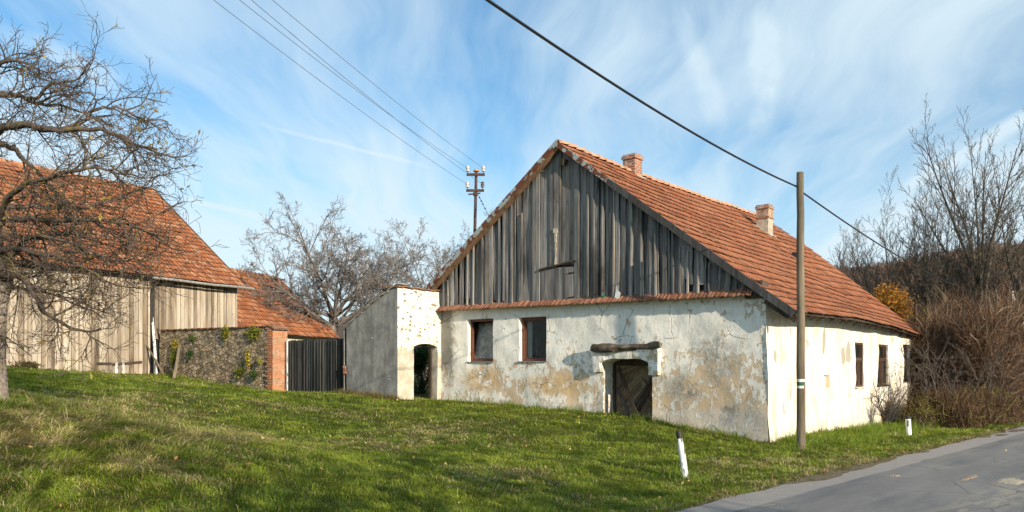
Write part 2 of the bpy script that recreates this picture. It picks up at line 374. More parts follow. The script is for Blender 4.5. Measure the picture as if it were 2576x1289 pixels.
def brick(name, sx=1, tone=(.50, .20, .09), dk=.3, mortar=(.42, .38, .33), wash=.65):
    m, t, b = mat(name, .92, .2); oc = t.new('ShaderNodeTexCoord').outputs['Object']; x, y, z = t.sep(oc)
    g = t.new('ShaderNodeNewGeometry').outputs['Normal']
    nd = t.new('ShaderNodeTexBrick'); t.put(nd.inputs['Vector'], t.comb(t.math('ADD', x, y), z, 0.))
    nd.inputs['Scale'].default_value = 1; nd.inputs['Brick Width'].default_value = .27; nd.inputs['Row Height'].default_value = .075; nd.inputs['Mortar Size'].default_value = .012
    nd.inputs['Color1'].default_value = (*tone, 1); nd.inputs['Color2'].default_value = (tone[0]*.62, tone[1]*.55, tone[2]*.55, 1); nd.inputs['Mortar'].default_value = (*mortar, 1); nd.inputs['Bias'].default_value = -.1
    n_ = t.noise(oc, 9, 6, .7)
    c = t.mix(t.math('MULTIPLY', t.sstep(n_, .45, .7), dk), nd.outputs[0], (.12, .09, .07))
    c = t.mix(t.math('MULTIPLY', t.sstep(t.noise(oc, 3.5, 5, .7), .56, .64), wash), c, (.56, .50, .42))
    t.put(b.inputs['Base Color'], c)
    t.put(b.inputs['Normal'], t.bump(t.math('ADD', t.math('MULTIPLY', nd.outputs['Fac'], -.7), t.math('MULTIPLY', n_, .6)), .02))
    return m
def rubble():
    m, t, b = mat('rubble_stone', .93, .2); oc = t.new('ShaderNodeTexCoord').outputs['Object']
    v = t.vmath('ADD', t.scale(oc, 1, 1, 1.55), t.vmath('SCALE', t.noise(oc, 5, 3, .6, col=True), None)); v.node.inputs[1].links[0].from_node.inputs['Scale'].default_value = .09
    e = t.vor(v, 5.6, 'DISTANCE_TO_EDGE'); cc = t.vor(v, 5.6, 'F1', out='Color'); cr, cg, cb = t.sep(cc); n_ = t.noise(oc, 16, 6, .7); nB = t.noise(oc, 1.4, 4)
    st = t.ramp(t.math('ADD', t.math('MULTIPLY', cr, .6), t.math('MULTIPLY', n_, .4)), [(.2, (.15, .115, .075)), (.45, (.33, .26, .17)), (.65, (.50, .41, .29)), (.85, (.40, .25, .14))])
    jm = t.sstep(e, .01, .05, .85, 0)
    c = t.mix(jm, st, t.mix(n_, (.12, .09, .06), (.34, .28, .20)))
    c = t.mix(t.math('MULTIPLY', t.sstep(nB, .56, .68), .6), c, t.mix(n_, (.18, .16, .13), (.36, .34, .30)))
    t.put(b.inputs['Base Color'], c)
    h = t.math('ADD', t.math('MULTIPLY', t.sstep(e, 0, .12), .8), t.math('MULTIPLY', n_, .35)); t.put(b.inputs['Normal'], t.bump(h, .06))
    return m
def bark(name, c0, c1, lichen=None, amt=.5, sc=9):
    m, t, b = mat(name, .95, .1); oc = t.new('ShaderNodeTexCoord').outputs['Object']
    n_ = t.noise(oc, sc, 6, .7); c = t.ramp(n_, [(.3, c0), (.65, c1)])
    if lichen: c = t.mix(t.math('MULTIPLY', t.sstep(t.noise(oc, 4.3, 4, .6), .55, .66), amt), c, lichen)
    t.put(b.inputs['Base Color'], c); t.put(b.inputs['Normal'], t.bump(t.noise(t.scale(oc, 3, 3, .8), 12, 5, .7), .02))
    return m
def vcol(name, rough=.8, trans=.35, bright=1.0, spec=.2):
    """leaves and blades: colour of each leaf from the attribute 'col'"""
    m, t, b = mat(name, rough, spec); c = attr(t, 'col', 'Color'); t.put(b.inputs['Base Color'], c)
    if trans:
        tr = t.new('ShaderNodeBsdfTranslucent'); t.put(tr.inputs[0], c); mx = t.new('ShaderNodeMixShader'); mx.inputs[0].default_value = trans
        t.l.new(b.outputs[0], mx.inputs[1]); t.l.new(tr.outputs[0], mx.inputs[2]); t.l.new(mx.outputs[0], t.n['Material Output'].inputs[0])
    return m
def glass(name, rough=.05, alpha=.25):
    m = bpy.data.materials.new(name); m.use_nodes = True; t = NT(m.node_tree); t.n.remove(t.n['Principled BSDF'])
    tr = t.new('ShaderNodeBsdfTransparent'); tr.inputs[0].default_value = (.86, .89, .88, 1); gl = t.new('ShaderNodeBsdfGlossy'); gl.inputs['Roughness'].default_value = rough
    df = t.new('ShaderNodeBsdfDiffuse'); df.inputs[0].default_value = (.42, .42, .38, 1)
    lw = t.new('ShaderNodeFresnel'); lw.inputs[0].default_value = 1.5; f = t.math('MULTIPLY', lw.outputs[0], .55, clamp=True)
    a = t.new('ShaderNodeMixShader'); t.put(a.inputs[0], f); t.l.new(tr.outputs[0], a.inputs[1]); t.l.new(gl.outputs[0], a.inputs[2])
    oc = t.new('ShaderNodeTexCoord').outputs['Object']; d = t.sstep(t.noise(oc, 5, 5, .7), .35, .75, alpha*.5, alpha*1.3)
    c = t.new('ShaderNodeMixShader'); t.put(c.inputs[0], d); t.l.new(a.outputs[0], c.inputs[1]); t.l.new(df.outputs[0], c.inputs[2]); t.l.new(c.outputs[0], t.n['Material Output'].inputs[0])
    return m

M = {}
M['gable'] = plaster_gable(); M['side'] = plaster_side(); M['portal'] = plaster_portal(); M['cement'] = cement()
M['gboards'] = boards('silver_grey_boards', (.06, .057, .054), (.175, .168, .16), (.38, .36, .335), .85, (.30, .23, .17), .20)
M['bboards'] = boards('barn_boards', (.13, .10, .07), (.35, .29, .22), (.56, .49, .395), .35, (.36, .25, .15), .26)
M['blackboards'] = boards('tarred_boards', (.016, .016, .016), (.045, .045, .042), (.12, .12, .112), .5)
M['oldwood'] = boards('dark_timber', (.025, .019, .015), (.07, .052, .039), (.17, .135, .105), .5)
M['greywood'] = boards('grey_timber', (.06, .055, .05), (.14, .13, .12), (.26, .24, .22), .3)
M['doorwood'] = boards('door_planks', (.09, .065, .04), (.24, .175, .105), (.38, .29, .185), .3)
M['polewood'] = boards('pole_wood', (.05, .042, .032), (.16, .13, .092), (.33, .265, .185), .35)
M['tiles'] = tiles('roof_tiles', (.24, .080, .038), (.43, .145, .062), (.54, .22, .105), .5, .12)
M['btiles'] = tiles('barn_tiles', (.28, .09, .04), (.50, .175, .07), (.62, .28, .14), .38, .28)
M['ltiles'] = tiles('ledge_tiles', (.12, .06, .04), (.34, .14, .08), (.52, .26, .16), .6, .25)
M['brick'] = brick('chimney_brick', tone=(.42, .165, .09), dk=.45); M['obrick'] = brick('orange_brick', tone=(.66, .22, .07), dk=.4, mortar=(.40, .30, .22), wash=.4)
M['chplaster'] = plain('chimney_render', (.42, .37, .29), var=.4, nsc=7, bump=.02)
M['rubble'] = rubble()
M['rustpaint'] = None
def rustpaint():
    m, t, b = mat('flaking_paint', .8, .3); oc = t.new('ShaderNodeTexCoord').outputs['Object']
    k = t.sstep(t.noise(t.scale(oc, 1, 1, 1), 4.5, 6, .65), .51, .54)
    t.put(b.inputs['Base Color'], t.mix(k, t.mix(t.noise(oc, 20, 3), (.10, .035, .02), (.20, .07, .035)), (.34, .38, .37))); return m
M['rustpaint'] = rustpaint()
def palepost():
    m, t, b = mat('weathered_white_paint', .85, .2); oc = t.new('ShaderNodeTexCoord').outputs['Object']
    k = t.sstep(t.noise(t.scale(oc, 6, 6, 1.0), 4.0, 5, .65), .55, .59)
    t.put(b.inputs['Base Color'], t.mix(k, (.72, .74, .72), (.13, .115, .095))); return m
M['whitepost'] = palepost()
M['winframe'] = plain('red_brown_frame', (.13, .052, .032), .6, .4, var=.35, nsc=12)
M['glass'] = glass('window_glass', .06, .05); M['dusty'] = glass('dusty_glass', .15, .75)
M['curtain'] = plain('curtain_cloth', (.78, .77, .72), var=.15); M['inside'] = plain('room_wall', (.26, .25, .21), var=.3, nsc=4)
M['rustmetal'] = plain('rusted_steel', (.075, .042, .032), .7, .4, .3, var=.45, nsc=14)
M['zinc'] = plain('zinc_sheet', (.40, .38, .34), .5, .5, .4, var=.3, nsc=8)
M['porcelain'] = plain('porcelain', (.62, .60, .57), .25, .5, var=.06)
M['cable'] = plain('black_cable', (.012, .012, .013), .5, .4, var=.1); M['wire'] = plain('grey_wire', (.16, .18, .22), .5, .5, var=.1)
M['black'] = plain('black_paint', (.02, .02, .021), .6, .4, var=.3); M['whiteplastic'] = plain('white_plastic', (.80, .81, .80), .5, .4, var=.06)
M['whitepaint'] = plain('white_paint', (.80, .80, .77), .8, .3, var=.1, nsc=20); M['greenpaint'] = plain('green_paint', (.035, .13, .06), .8, .3, var=.2, nsc=20)
M['bark_apple'] = bark('apple_bark', (.055, .042, .034), (.17, .135, .11), (.27, .215, .06), .55)
M['trunk_apple'] = bark('apple_trunk_bark', (.14, .11, .09), (.34, .29, .25), (.30, .27, .20), .35, 14)
M['bark_grey'] = bark('grey_bark', (.055, .043, .037), (.14, .115, .10)); M['bark_walnut'] = bark('walnut_bark', (.12, .105, .095), (.27, .245, .225)); M['bark_pale'] = bark('pale_bark', (.05, .042, .033), (.145, .125, .098), (.10, .11, .055), .4)
M['bark_dark'] = bark('dark_bark', (.05, .036, .028), (.13, .095, .072))
M['leaf'] = vcol('leaves', .7, .35); M['blade'] = vcol('grass_blades', .75, .40, spec=.12); M['stem'] = vcol('dry_stems', .9, 0)

M['bargewood'] = boards('barge_timber', (.025, .025, .025), (.075, .074, .073), (.17, .17, .165), .4)
M['lintel'] = boards('lintel_timber', (.03, .022, .016), (.11, .082, .06), (.34, .28, .22), .4)

# ------------------------------------------------------------------ ground
RD = Vector((0.692, 0.722)).normalized()          # road direction
RP = Vector((1.95, 9.5))                          # a point on the road's left edge
RN = Vector((-RD.y, RD.x))                        # towards the lawn
def rdist(x, y): return (x-RP.x)*RN.x+(y-RP.y)*RN.y       # metres from the road's edge, + on the lawn side
def ralong(x, y): return (x-RP.x)*RD.x+(y-RP.y)*RD.y
_ctl = [(2.65, 12.1, .03), (5.6, 15.4, .08), (5.4, 17, .12), (4.1, 18.1, .32), (2.96, 19, .50), (0.5, 21, .66), (-2.12, 23.2, .74), (-1.2, 22.0, .70), (-5.0, 23.3, .96), (-7.3, 25.2, .82), (-10.3, 27.4, 1.12),
        (8.3, 20.5, .05), (11, 24, -.02), (13.5, 27, -.03), (8.9, 18.3, .0), (-4.5, 13.9, .55), (-7.9, 27.5, .95), (-13.2, 29.8, 1.35), (-16.5, 36, 1.4), (-16.4, 26, 1.62), (-20, 28, 1.7), (-7, 11, 1.25), (-9, 12, 1.45), (-4.4, 6.9, .46), (-4.4, 9.6, .82),
        (-2.05, 8.4, .2), (-9, 7.5, 1.1), (-12, 15, 1.6), (-8, 19, 1.15), (-2, 18, .52), (1, 16, .32), (0, 12.5, .2), (-6.5, 3.5, .4), (-11, 22, 1.45), (-2, 27, .8), (2, 26, .6), (-8, 33, 1.0), (8, 30, .1), (-6, 40, .9), (-4, 21, .85), (-22, 34, 1.8), (-14, 6, 1.4), (-3, 30, .8), (-14, 45, 1.3)]
for k_ in range(-3, 11):
    p_ = RP+RD*(k_*3.5)
    _ctl.append((p_.x, p_.y, 0.0)); q_ = p_-RN*3; _ctl.append((q_.x, q_.y, 0.0)); q_ = p_-RN*8; _ctl.append((q_.x, q_.y, 0.0))
_P = np.array(_ctl)
def _U(r2): return r2*np.log(r2+1e-9)
_n = len(_P); _K = _U(((_P[:, None, :2]-_P[None, :, :2])**2).sum(-1))+np.eye(_n)*2.0
_A = np.zeros((_n+3, _n+3)); _A[:_n, :_n] = _K; _A[:_n, _n] = 1; _A[:_n, _n+1:] = _P[:, :2]; _A[_n:, :_n] = _A[:_n, _n:].T
_w = np.linalg.solve(_A, np.concatenate([_P[:, 2], np.zeros(3)]))
def gz(x, y):
    x = np.atleast_1d(np.asarray(x, float)); y = np.atleast_1d(np.asarray(y, float)); dx_ = x-1; dy_ = y-20; r = np.hypot(dx_, dy_); k = np.minimum(1, 34/np.maximum(r, 1e-6)); X = 1+dx_*k; Y = 20+dy_*k
    out = np.empty(len(X))
    for i in range(0, len(X), 20000):
        a, b = X[i:i+20000], Y[i:i+20000]
        out[i:i+20000] = _U((a[:, None]-_P[None, :, 0])**2+(b[:, None]-_P[None, :, 1])**2)@_w[:_n]+_w[_n]+_w[_n+1]*a+_w[_n+2]*b
    d = rdist(x, y); road = np.clip(-d/0.5+.2, 0, 1)
    far = np.clip((r-34)/60, 0, 1)
    out = np.clip(out, -.3, 2.4)*(1-far*.6)+.02*(vnoise(x, y, 1.3, 3)-.5)*2+.05*(vnoise(x, y, .35, 5)-.5)*2
    return out*(1-road)
def G(x, y): return float(gz(x, y)[0])

def mat_ground():
    m, t, b = mat('meadow_soil', .95, .1); oc = t.new('ShaderNodeTexCoord').outputs['Object']
    n1 = t.noise(oc, .5, 5, .6); n2 = t.noise(oc, 6, 6, .75); n3 = t.noise(oc, 40, 3, .7)
    c = t.mix(t.sstep(n2, .35, .65), (.045, .075, .015), (.10, .13, .03)); c = t.mix(t.math('MULTIPLY', t.sstep(n1, .45, .65), .7), c, (.20, .17, .07)); c = t.mix(t.math('MULTIPLY', n3, .5), c, (.07, .055, .03))
    vg = t.sstep(attr(t, 'verge'), .0, 1.0); vg = t.math('MULTIPLY', vg, t.sstep(n2, .3, .6))
    c = t.mix(vg, c, t.mix(n3, (.30, .25, .19), (.16, .12, .08)))
    t.put(b.inputs['Base Color'], c); t.put(b.inputs['Normal'], t.bump(t.math('ADD', n2, n3), .05)); return m
def mat_road():
    m, t, b = mat('asphalt', .9, .25); oc = t.new('ShaderNodeTexCoord').outputs['Object']; uv = t.new('ShaderNodeTexCoord').outputs['UV']; u, v, _ = t.sep(uv)
    n1 = t.noise(t.scale(uv, .35, 1.6, 1), 1, 5, .6); n2 = t.noise(oc, 9, 6, .7); n3 = t.noise(oc, 90, 3, .8)
    c = t.mix(t.sstep(n1, .35, .65), (.235, .228, .218), (.31, .295, .275)); c = t.mix(t.math('MULTIPLY', n3, .8), c, t.mul(c, (.45, .45, .46))); c = t.mix(t.sstep(t.noise(t.scale(uv, .25, 1.1, 1, loc=(4, 2, 0)), 1, 6, .65), .48, .62), c, t.mul(c, (.80, .82, .87)))
    sp = t.sstep(t.vor(oc, 55), .12, .05); c = t.mix(t.math('MULTIPLY', sp, .5), c, (.30, .29, .27))
    # worn and muddy wheel lane
    md = t.math('MULTIPLY', t.sstep(t.math('ABSOLUTE', t.math('SUBTRACT', v, 2.55)), .0, .55, 1, 0), t.sstep(t.noise(t.scale(uv, .9, 4, 1), 1.4, 6, .7), .44, .56))
    c = t.mix(t.math('MULTIPLY', md, .7), c, (.36, .32, .25))
    ck = t.math('MULTIPLY', t.sstep(t.vor(t.vmath('ADD', oc, t.comb(t.math('MULTIPLY', n2, .3), 0., 0.)), .9, 'DISTANCE_TO_EDGE'), 0, .012, 1, 0), t.sstep(n1, .45, .55)); c = t.mix(t.math('MULTIPLY', ck, .7), c, (.03, .03, .03))
    t.put(b.inputs['Base Color'], c); t.put(b.inputs['Normal'], t.bump(t.math('ADD', t.math('MULTIPLY', n3, .6), n2), .012)); return m
def mat_edge():
    m, t, b = mat('worn_road_edge', .92, .2); oc = t.new('ShaderNodeTexCoord').outputs['Object']
    n2 = t.noise(oc, 4, 6, .7); n3 = t.noise(oc, 70, 3, .8)
    c = t.mix(n2, (.30, .275, .255), (.46, .42, .385)); c = t.mix(t.math('MULTIPLY', n3, .5), c, (.16, .14, .125)); t.put(b.inputs['Base Color'], c); t.put(b.inputs['Normal'], t.bump(t.math('ADD', n3, n2), .01)); return m

def axis_pts(lo, hi, fine_lo, fine_hi, st, g=1.25):
    a = list(np.arange(fine_lo, fine_hi+1e-6, st)); s_ = st
    while a[-1] < hi: s_ *= g; a.append(min(hi, a[-1]+s_))
    s_ = st; b = []
    x_ = fine_lo
    while x_ > lo: s_ *= g; x_ = max(lo, x_-s_); b.append(x_)
    return np.array(b[::-1]+a)
gx = axis_pts(-900, 900, -22, 26, .3); gy = axis_pts(-300, 1200, -4, 40, .3)
XX, YY = np.meshgrid(gx, gy); xs = XX.ravel(); ys = YY.ravel(); zs = gz(xs, ys)
zs = np.where(rdist(xs, ys) < -.35, -.03, zs); zs = np.where((rdist(xs, ys) < -5.9), .03, zs)
i0 = (np.arange(len(gy)-1)[:, None]*len(gx)+np.arange(len(gx)-1)[None, :]).ravel()
gF = np.stack([i0, i0+1, i0+1+len(gx), i0+len(gx)], 1)
rdv = rdist(xs, ys)
ground = fast_mesh('ground', np.stack([xs, ys, zs], 1), gF, mat_ground(), smooth=True, attrs={'verge': ('FLOAT', np.clip(1.1-(np.abs(rdv)+.5*(vnoise(xs, ys, 1.1, 9)-.5))/.55, 0, 1))})
tag(ground, kind='structure')
def road_strip(name, d0, d1, z, m, nw, seed, wob=.07):
    V = []; UV = []; al = axis_pts(-60, 300, -16, 34, .25); 
    for a in al:
        for k in range(nw+1):
            d = d0+(d1-d0)*k/nw
            if k == 0: d += wob*2*(float(vnoise([a], [seed], 1.6, seed)[0])-.5)+wob*1.5*(float(vnoise([a], [seed], .4, seed+3)[0])-.5)
            p = RP+RD*float(a)-RN*d; V.append((p.x, p.y, z)); UV.append((a, d))
    n = nw+1; i = (np.arange(len(al)-1)[:, None]*n+np.arange(nw)[None, :]).ravel()
    return tag(fast_mesh(name, V, np.stack([i, i+1, i+1+n, i+n], 1), m, uv=UV), kind='structure')
road = road_strip('road', .55, 5.8, .016, mat_road(), 8, 11, .05)
road_edge = road_strip('road_edge', 0.0, .9, .008, mat_edge(), 2, 4, .12)

# ------------------------------------------------------------------ farmhouse
TH = math.atan2(637, 801)  # heading of the long wall: seen from the camera it vanishes far to the right
TH = radians(39.6)
C0 = Vector((5.406, 17.0, 0)); AX = Vector((cos(TH), -sin(TH), 0)); AY = Vector((sin(TH), cos(TH), 0))
house = empty('farmhouse', C0, -TH, label='white farmhouse of peeling plaster with grey boarded gable and long red tiled roof', cat='house')
def to_house(p): d = Vector(p)-C0; return Vector((d.dot(AX), d.dot(AY), d.z))
def from_house(x, y, z): return C0+AX*x+AY*y+Vector((0, 0, z))
def hray(px, py): return Vector(((px-1288)/FPX, 1, (920-py)/FPX))
def on_y(px, py, y=0.0, org=None, ax=None, ay=None):
    """point of a wall plane (local y = const) behind a place in the photo -> (local x, z)"""
    org = org or C0; ax = ax or AX; ay = ay or AY; r = hray(px, py); o = Vector((0, 0, EYE))-org
    t_ = (y-o.dot(ay))/r.dot(ay); p = o+r*t_; return p.dot(ax), p.z
def on_x(px, py, x=0.0, org=None, ax=None, ay=None):
    org = org or C0; ax = ax or AX; ay = ay or AY; r = hray(px, py); o = Vector((0, 0, EYE))-org
    t_ = (x-o.dot(ax))/r.dot(ax); p = o+r*t_; return p.dot(ay), p.z
XL = on_y(1108, 900)[0]; YB = on_x(2303, 900)[0]
print('house width', XL, 'length', YB)
px_, pz_ = on_y(1402, 360, -.19); ex_, ez_ = on_y(2001, 786, -.19); lx_, lz_ = on_y(1080, 722, -.19); kx_, kz_ = on_y(1899, 716, -.19)
PK = (px_, pz_); print('peak', PK, 'eave', (ex_, ez_), 'left', (lx_, lz_), 'kick', (kx_, kz_))
RY0, RY1 = -.19, YB+.35
def lx(v, xs, ys):
    v = np.asarray(v, float); r = np.interp(v, xs, ys); return r+np.maximum(0, v-xs[-1])*(ys[-1]-ys[-2])/(xs[-1]-xs[-2])
KT = .47/(ex_-PK[0])
def EX(y): return PK[0]+(ex_-PK[0])*(1-KT*(y-RY0)/(RY1-RY0))
def roofR(u, v):
    """right slope; u along the ridge, v from ridge to eave (0..1)"""
    zt = lx(v, [0, .82, 1], [PK[1], kz_, ez_])
    x = lx(v, [0, .82, 1], [PK[0], kx_, ex_]); x = PK[0]+(x-PK[0])*(1-KT*u)
    y = RY0+(RY1-RY0)*u
    sag = -.08*np.sin(pi*np.clip(v, 0, 1))*np.sin(pi*u)-.09*np.sin(pi*u)*(1-v)
    wav = .065*(vnoise(u*13, v*7, .45, 21)-.5)*2
    eav = v*v*(.11*np.exp(-((u-.33)/.2)**2)-.13*np.clip((u-.55)/.45, 0, 1)**1.5)
    return x, y, zt+sag+wav*np.minimum(1, u*6)+eav
def roofL(u, v):
    return lx(v, [0, 1], [PK[0], lx_-.1]), RY0+(RY1-RY0)*u, lx(v, [0, 1], [PK[1], lz_-.08])-.06*np.sin(pi*u)*(1-v)
def tile_roof(name, S, m, parent, nu, nv, lu, lv, seed, lift=.034, jit=.012, deck=True, stag=0, wave=.02):
    rs = np.random.RandomState(seed); ii, jj = np.meshgrid(np.arange(nu), np.arange(nv)); i = ii.ravel(); j = jj.ravel(); n = len(i)
    off = (j % 2)*stag; u0 = np.clip((i+off)/nu, 0, 1); u1 = np.clip((i+1+off)/nu-.0006, 0, 1)
    v0 = j/nv; jv = rs.uniform(-jit, jit, n)+wave*(vnoise(i, j*3.3, .33, seed)-.5)*2; v1 = (j+1)/nv+(.045+jv)/lv; v1 = np.minimum(v1, 1.0+(.05+jv*.5)/lv); slip = (rs.rand(n) < .012)*(j < nv-1)*rs.uniform(.04, .12, n)/lv; v0 = v0+slip; v1 = v1+slip
    tw = rs.uniform(-jit, jit, n)/lv*.5; hl = lift+rs.uniform(-.25, .35, n)*lift*.3; hr = hl+rs.uniform(-.15, .15, n)*lift*.4
    def P(u, v, h):
        x, y, z = S(u, v); x2, y2, z2 = S(u, v+.01); d = np.stack([x2-x, y2-y, z2-z], 1); d /= np.linalg.norm(d, axis=1)[:, None]
        ud = np.array([0, 1., 0]); nn = np.cross(d, np.broadcast_to(ud, d.shape)); nn *= np.sign(nn[:, 2])[:, None]; return np.stack([x, y, z], 1)+nn*np.asarray(h)[:, None]
    th = .017; zz = np.zeros(n)+.004
    a = P(u0, v0, zz+th); b = P(u1, v0, zz+th); c = P(u1, v1+tw, hr+th); d = P(u0, v1-tw, hl+th); c2 = P(u1, v1+tw, hr); d2 = P(u0, v1-tw, hl)
    vm = v1-.05/lv; e = P(u0, vm-tw, hl*.93+th); f = P(u1, vm+tw, hr*.93+th)
    V = np.stack([a, b, f, e, d, c, d2, c2, P(u0, v0, zz), P(u1, v0, zz)], 1).reshape(-1, 3); k = np.arange(n)*10
    F = np.concatenate([np.stack([k+q[0], k+q[1], k+q[2], k+q[3]], 1) for q in ((0, 1, 2, 3), (3, 2, 5, 4), (4, 5, 7, 6), (0, 3, 6, 8), (2, 1, 9, 7))])
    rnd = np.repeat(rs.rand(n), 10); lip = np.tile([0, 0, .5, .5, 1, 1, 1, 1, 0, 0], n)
    uu = np.stack([u0, u1, u1, u0, u0, u1, u0, u1, u0, u1], 1).ravel()*lu; vv = np.stack([v0, v0, vm, vm, v1, v1, v1, v1, v0, v0], 1).ravel()*lv
    o = fast_mesh(name, V, F, m, parent, attrs={'rnd': ('FLOAT', rnd), 'lip': ('FLOAT', lip)}, uv=np.stack([uu, vv], 1))
    if deck:
        mb = MB(); us = np.linspace(0, 1, 17); vs = np.linspace(0, 1, 9)
        for q in range(16):
            for r in range(8):
                pts = [np.array([float(z_) for z_ in S(np.array([u_]), np.array([v_]))]) for u_, v_ in ((us[q], vs[r]), (us[q+1], vs[r]), (us[q+1], vs[r+1]), (us[q], vs[r+1]))]
                mb.quad(*[p-np.array([0, 0, .05]) for p in pts])
        mb.build('roof_boarding', M['oldwood'], parent)
    return o
def Rz(x, y):
    """height of the right/left roof surface over local x,y"""
    u = (y-RY0)/(RY1-RY0)
    if x >= PK[0]:
        x = PK[0]+(x-PK[0])/(1-KT*u)
        v = float(np.interp(x, [PK[0], kx_, ex_], [0, .82, 1])); return float(roofR(np.array([u]), np.array([v]))[2][0])
    v = (PK[0]-x)/(PK[0]-(lx_-.1)); return float(roofL(np.array([u]), np.array([v]))[2][0])
LSL = math.hypot(ex_-PK[0], PK[1]-ez_); print('slope len', LSL)
roof = tile_roof('roof', roofR, M['tiles'], house, 66, 20, RY1-RY0, LSL, 3, lift=.04, jit=.010, wave=.03)
tag(roof, label='long red clay tiled slope facing the road')
roof2 = tile_roof('roof', roofL, M['tiles'], house, 50, 16, RY1-RY0, 6.5, 4)
tag(roof2, label='rear roof slope behind the boarded gable')
# ridge caps
mb = MB(); n_r = 38; random.seed(5)
for k in range(n_r):
    y0 = RY0-.03+k*(RY1-RY0+.03)/n_r; y1 = y0+(RY1-RY0)/n_r+.05; z0 = Rz(PK[0]+.001, max(RY0, y0))+.035; z1 = Rz(PK[0]+.001, min(RY1, y1))+.035
    r0 = .085; r1 = .115; j = random.uniform(-.012, .012); i0_ = len(mb.v); rr = random.random()
    for (yy, zz, rad, lift) in ((y0, z0, r0, 0), (y1, z1, r1, .028), (y1, z1-.0, r1-.018, .024)):
        for q in range(7):
            an = pi*q/6; mb.v.append((PK[0]+j-cos(an)*rad*1.15, yy, zz-.05+lift+sin(an)*rad)); mb.r.append(rr)
    for a in range(2):
        for q in range(6): b_ = i0_+a*7+q; mb.f.append((b_, b_+1, b_+8, b_+7)); mb.m.append(0)
rc = mb.build('ridge_tiles', plain('ridge_clay', (.50, .27, .17), var=.45, nsc=5, bump=.02), house)

# --- walls
def wall_panel(name, m, parent, s0, s1, zb, zt, holes, put, res=.11, depth=.3, disp=None, batter=None):
    """plane wall in (s,z); put(s,z,d) -> local point, d = depth into the wall. holes: (sa, sb, zlo(s), zhi(s), depth)"""
    ss = set(np.round(np.linspace(s0, s1, max(2, int(abs(s1-s0)/res))), 4))
    for h in holes:
        ss = {q for q in ss if not (min(abs(q-h[0]), abs(q-h[1])) < res*.3)}; ss |= {h[0], h[1]} | set(np.linspace(h[0], h[1], 9)[1:-1])
    ss = sorted(q for q in ss if min(s0, s1)-1e-6 <= q <= max(s0, s1)+1e-6)
    zlo = min(zb(q) for q in ss); zhi = max(zt(q) for q in ss); lv = list(np.linspace(zlo, zhi, int((zhi-zlo)/res)+1))
    D = disp or (lambda s, z: 0)
    V = []; F = []; idx = {}
    def vid(s, z, d=0.0, fl=True):
        k = (round(s, 4), round(z, 4), round(d, 3))
        if k not in idx:
            idx[k] = len(V); V.append(tuple(put(s, z, d-(D(s, z) if d < .02 else 0))))
        return idx[k]
    for a, b in zip(ss[:-1], ss[1:]):
        mid = (a+b)/2; segs = [(zb, zt)]
        for h in holes:
            if h[0]-1e-6 < mid < h[1]+1e-6:
                new = []
                for lo, hi in segs: new += [(lo, h[2]), (h[3], hi)]
                segs = new
        for lo, hi in segs:
            lo_a, lo_b, hi_a, hi_b = lo(a), lo(b), hi(a), hi(b)
            if hi_a-lo_a < 1e-4 and hi_b-lo_b < 1e-4: continue
            mids = [q for q in lv if q > max(lo_a, lo_b)+.02 and q < min(hi_a, hi_b)-.02]
            A = [lo_a]+mids+[hi_a]; B = [lo_b]+mids+[hi_b]
            for k in range(len(A)-1): F.append((vid(a, A[k]), vid(b, B[k]), vid(b, B[k+1]), vid(a, A[k+1])))
    for h in holes:
        dp = h[4]; sa, sb = h[0], h[1]; inner = [q for q in ss if sa-1e-6 <= q <= sb+1e-6]
        for s_, flip in ((sa, 0), (sb, 1)):
            z0, z1 = h[2](s_), h[3](s_); L_ = [z0]+[q for q in lv if z0+.02 < q < z1-.02]+[z1]
            for k in range(len(L_)-1):
                f = [vid(s_, L_[k]), vid(s_, L_[k+1]), vid(s_, L_[k+1], dp), vid(s_, L_[k], dp)]; F.append(tuple(f if flip else f[::-1]))
        for fn, flip in ((h[2], 0), (h[3], 1)):
            for a, b in zip(inner[:-1], inner[1:]):
                f = [vid(a, fn(a)), vid(b, fn(b)), vid(b, fn(b), dp), vid(a, fn(a), dp)]; F.append(tuple(f if flip else f[::-1]))
    return fast_mesh(name, V, F, m, parent, smooth=True, sharp=38)
cst = lambda z: (lambda s: z)
def wob(s, z, amp=.02, seed=0): return amp*2*mnoise.noise(Vector((s*.9+seed, z*.9, seed*1.7)))+amp*.8*mnoise.noise(Vector((s*3.1, z*3.1+seed, 2.2)))
# gable wall
def rect_on_gable(l, r, t, b): 
    a = on_y(l, b); c = on_y(r, t); return a[0], c[0], a[1], c[1]
w1 = rect_on_gable(1177, 1240.5, 801, 910.5); w2 = rect_on_gable(1306.5, 1374.6, 796, 909.5)
cd = rect_on_gable(1518, 1641, 913, 1048); arch = on_y(1580, 902)[1]
print('win', w1, w2, 'cellar', cd, arch)
zl0 = on_y(1120, 783)[1]; zl1 = on_y(1895, 745)[1]; xr0 = on_y(1120, 783)[0]; xr1 = on_y(1895, 745)[0]
def ledge_z(x): return zl0+(zl1-zl0)*(x-xr0)/(xr1-xr0)
print('ledge', zl0, zl1)
def arch_f(s):
    t_ = (s-cd[0])/(cd[1]-cd[0]); return cd[3]+(arch-cd[3])*max(0, 1-abs(2*t_-1)**2.6)+.015*sin(t_*9)
holes = [(w1[0], w1[1], cst(w1[2]), cst(w1[3]), .14), (w2[0], w2[1], cst(w2[2]), cst(w2[3]), .14), (cd[0], cd[1], cst(-.2), arch_f, .55)]
def gdisp(s, z):
    base = wob(s, z, .022, 1)
    base += .10*max(0, 1-abs(s)/1.6)*max(0, (2.6-z)/2.6)          # the corner bellies out towards its foot
    base += .05*max(0, (.9-z))*.5
    return base
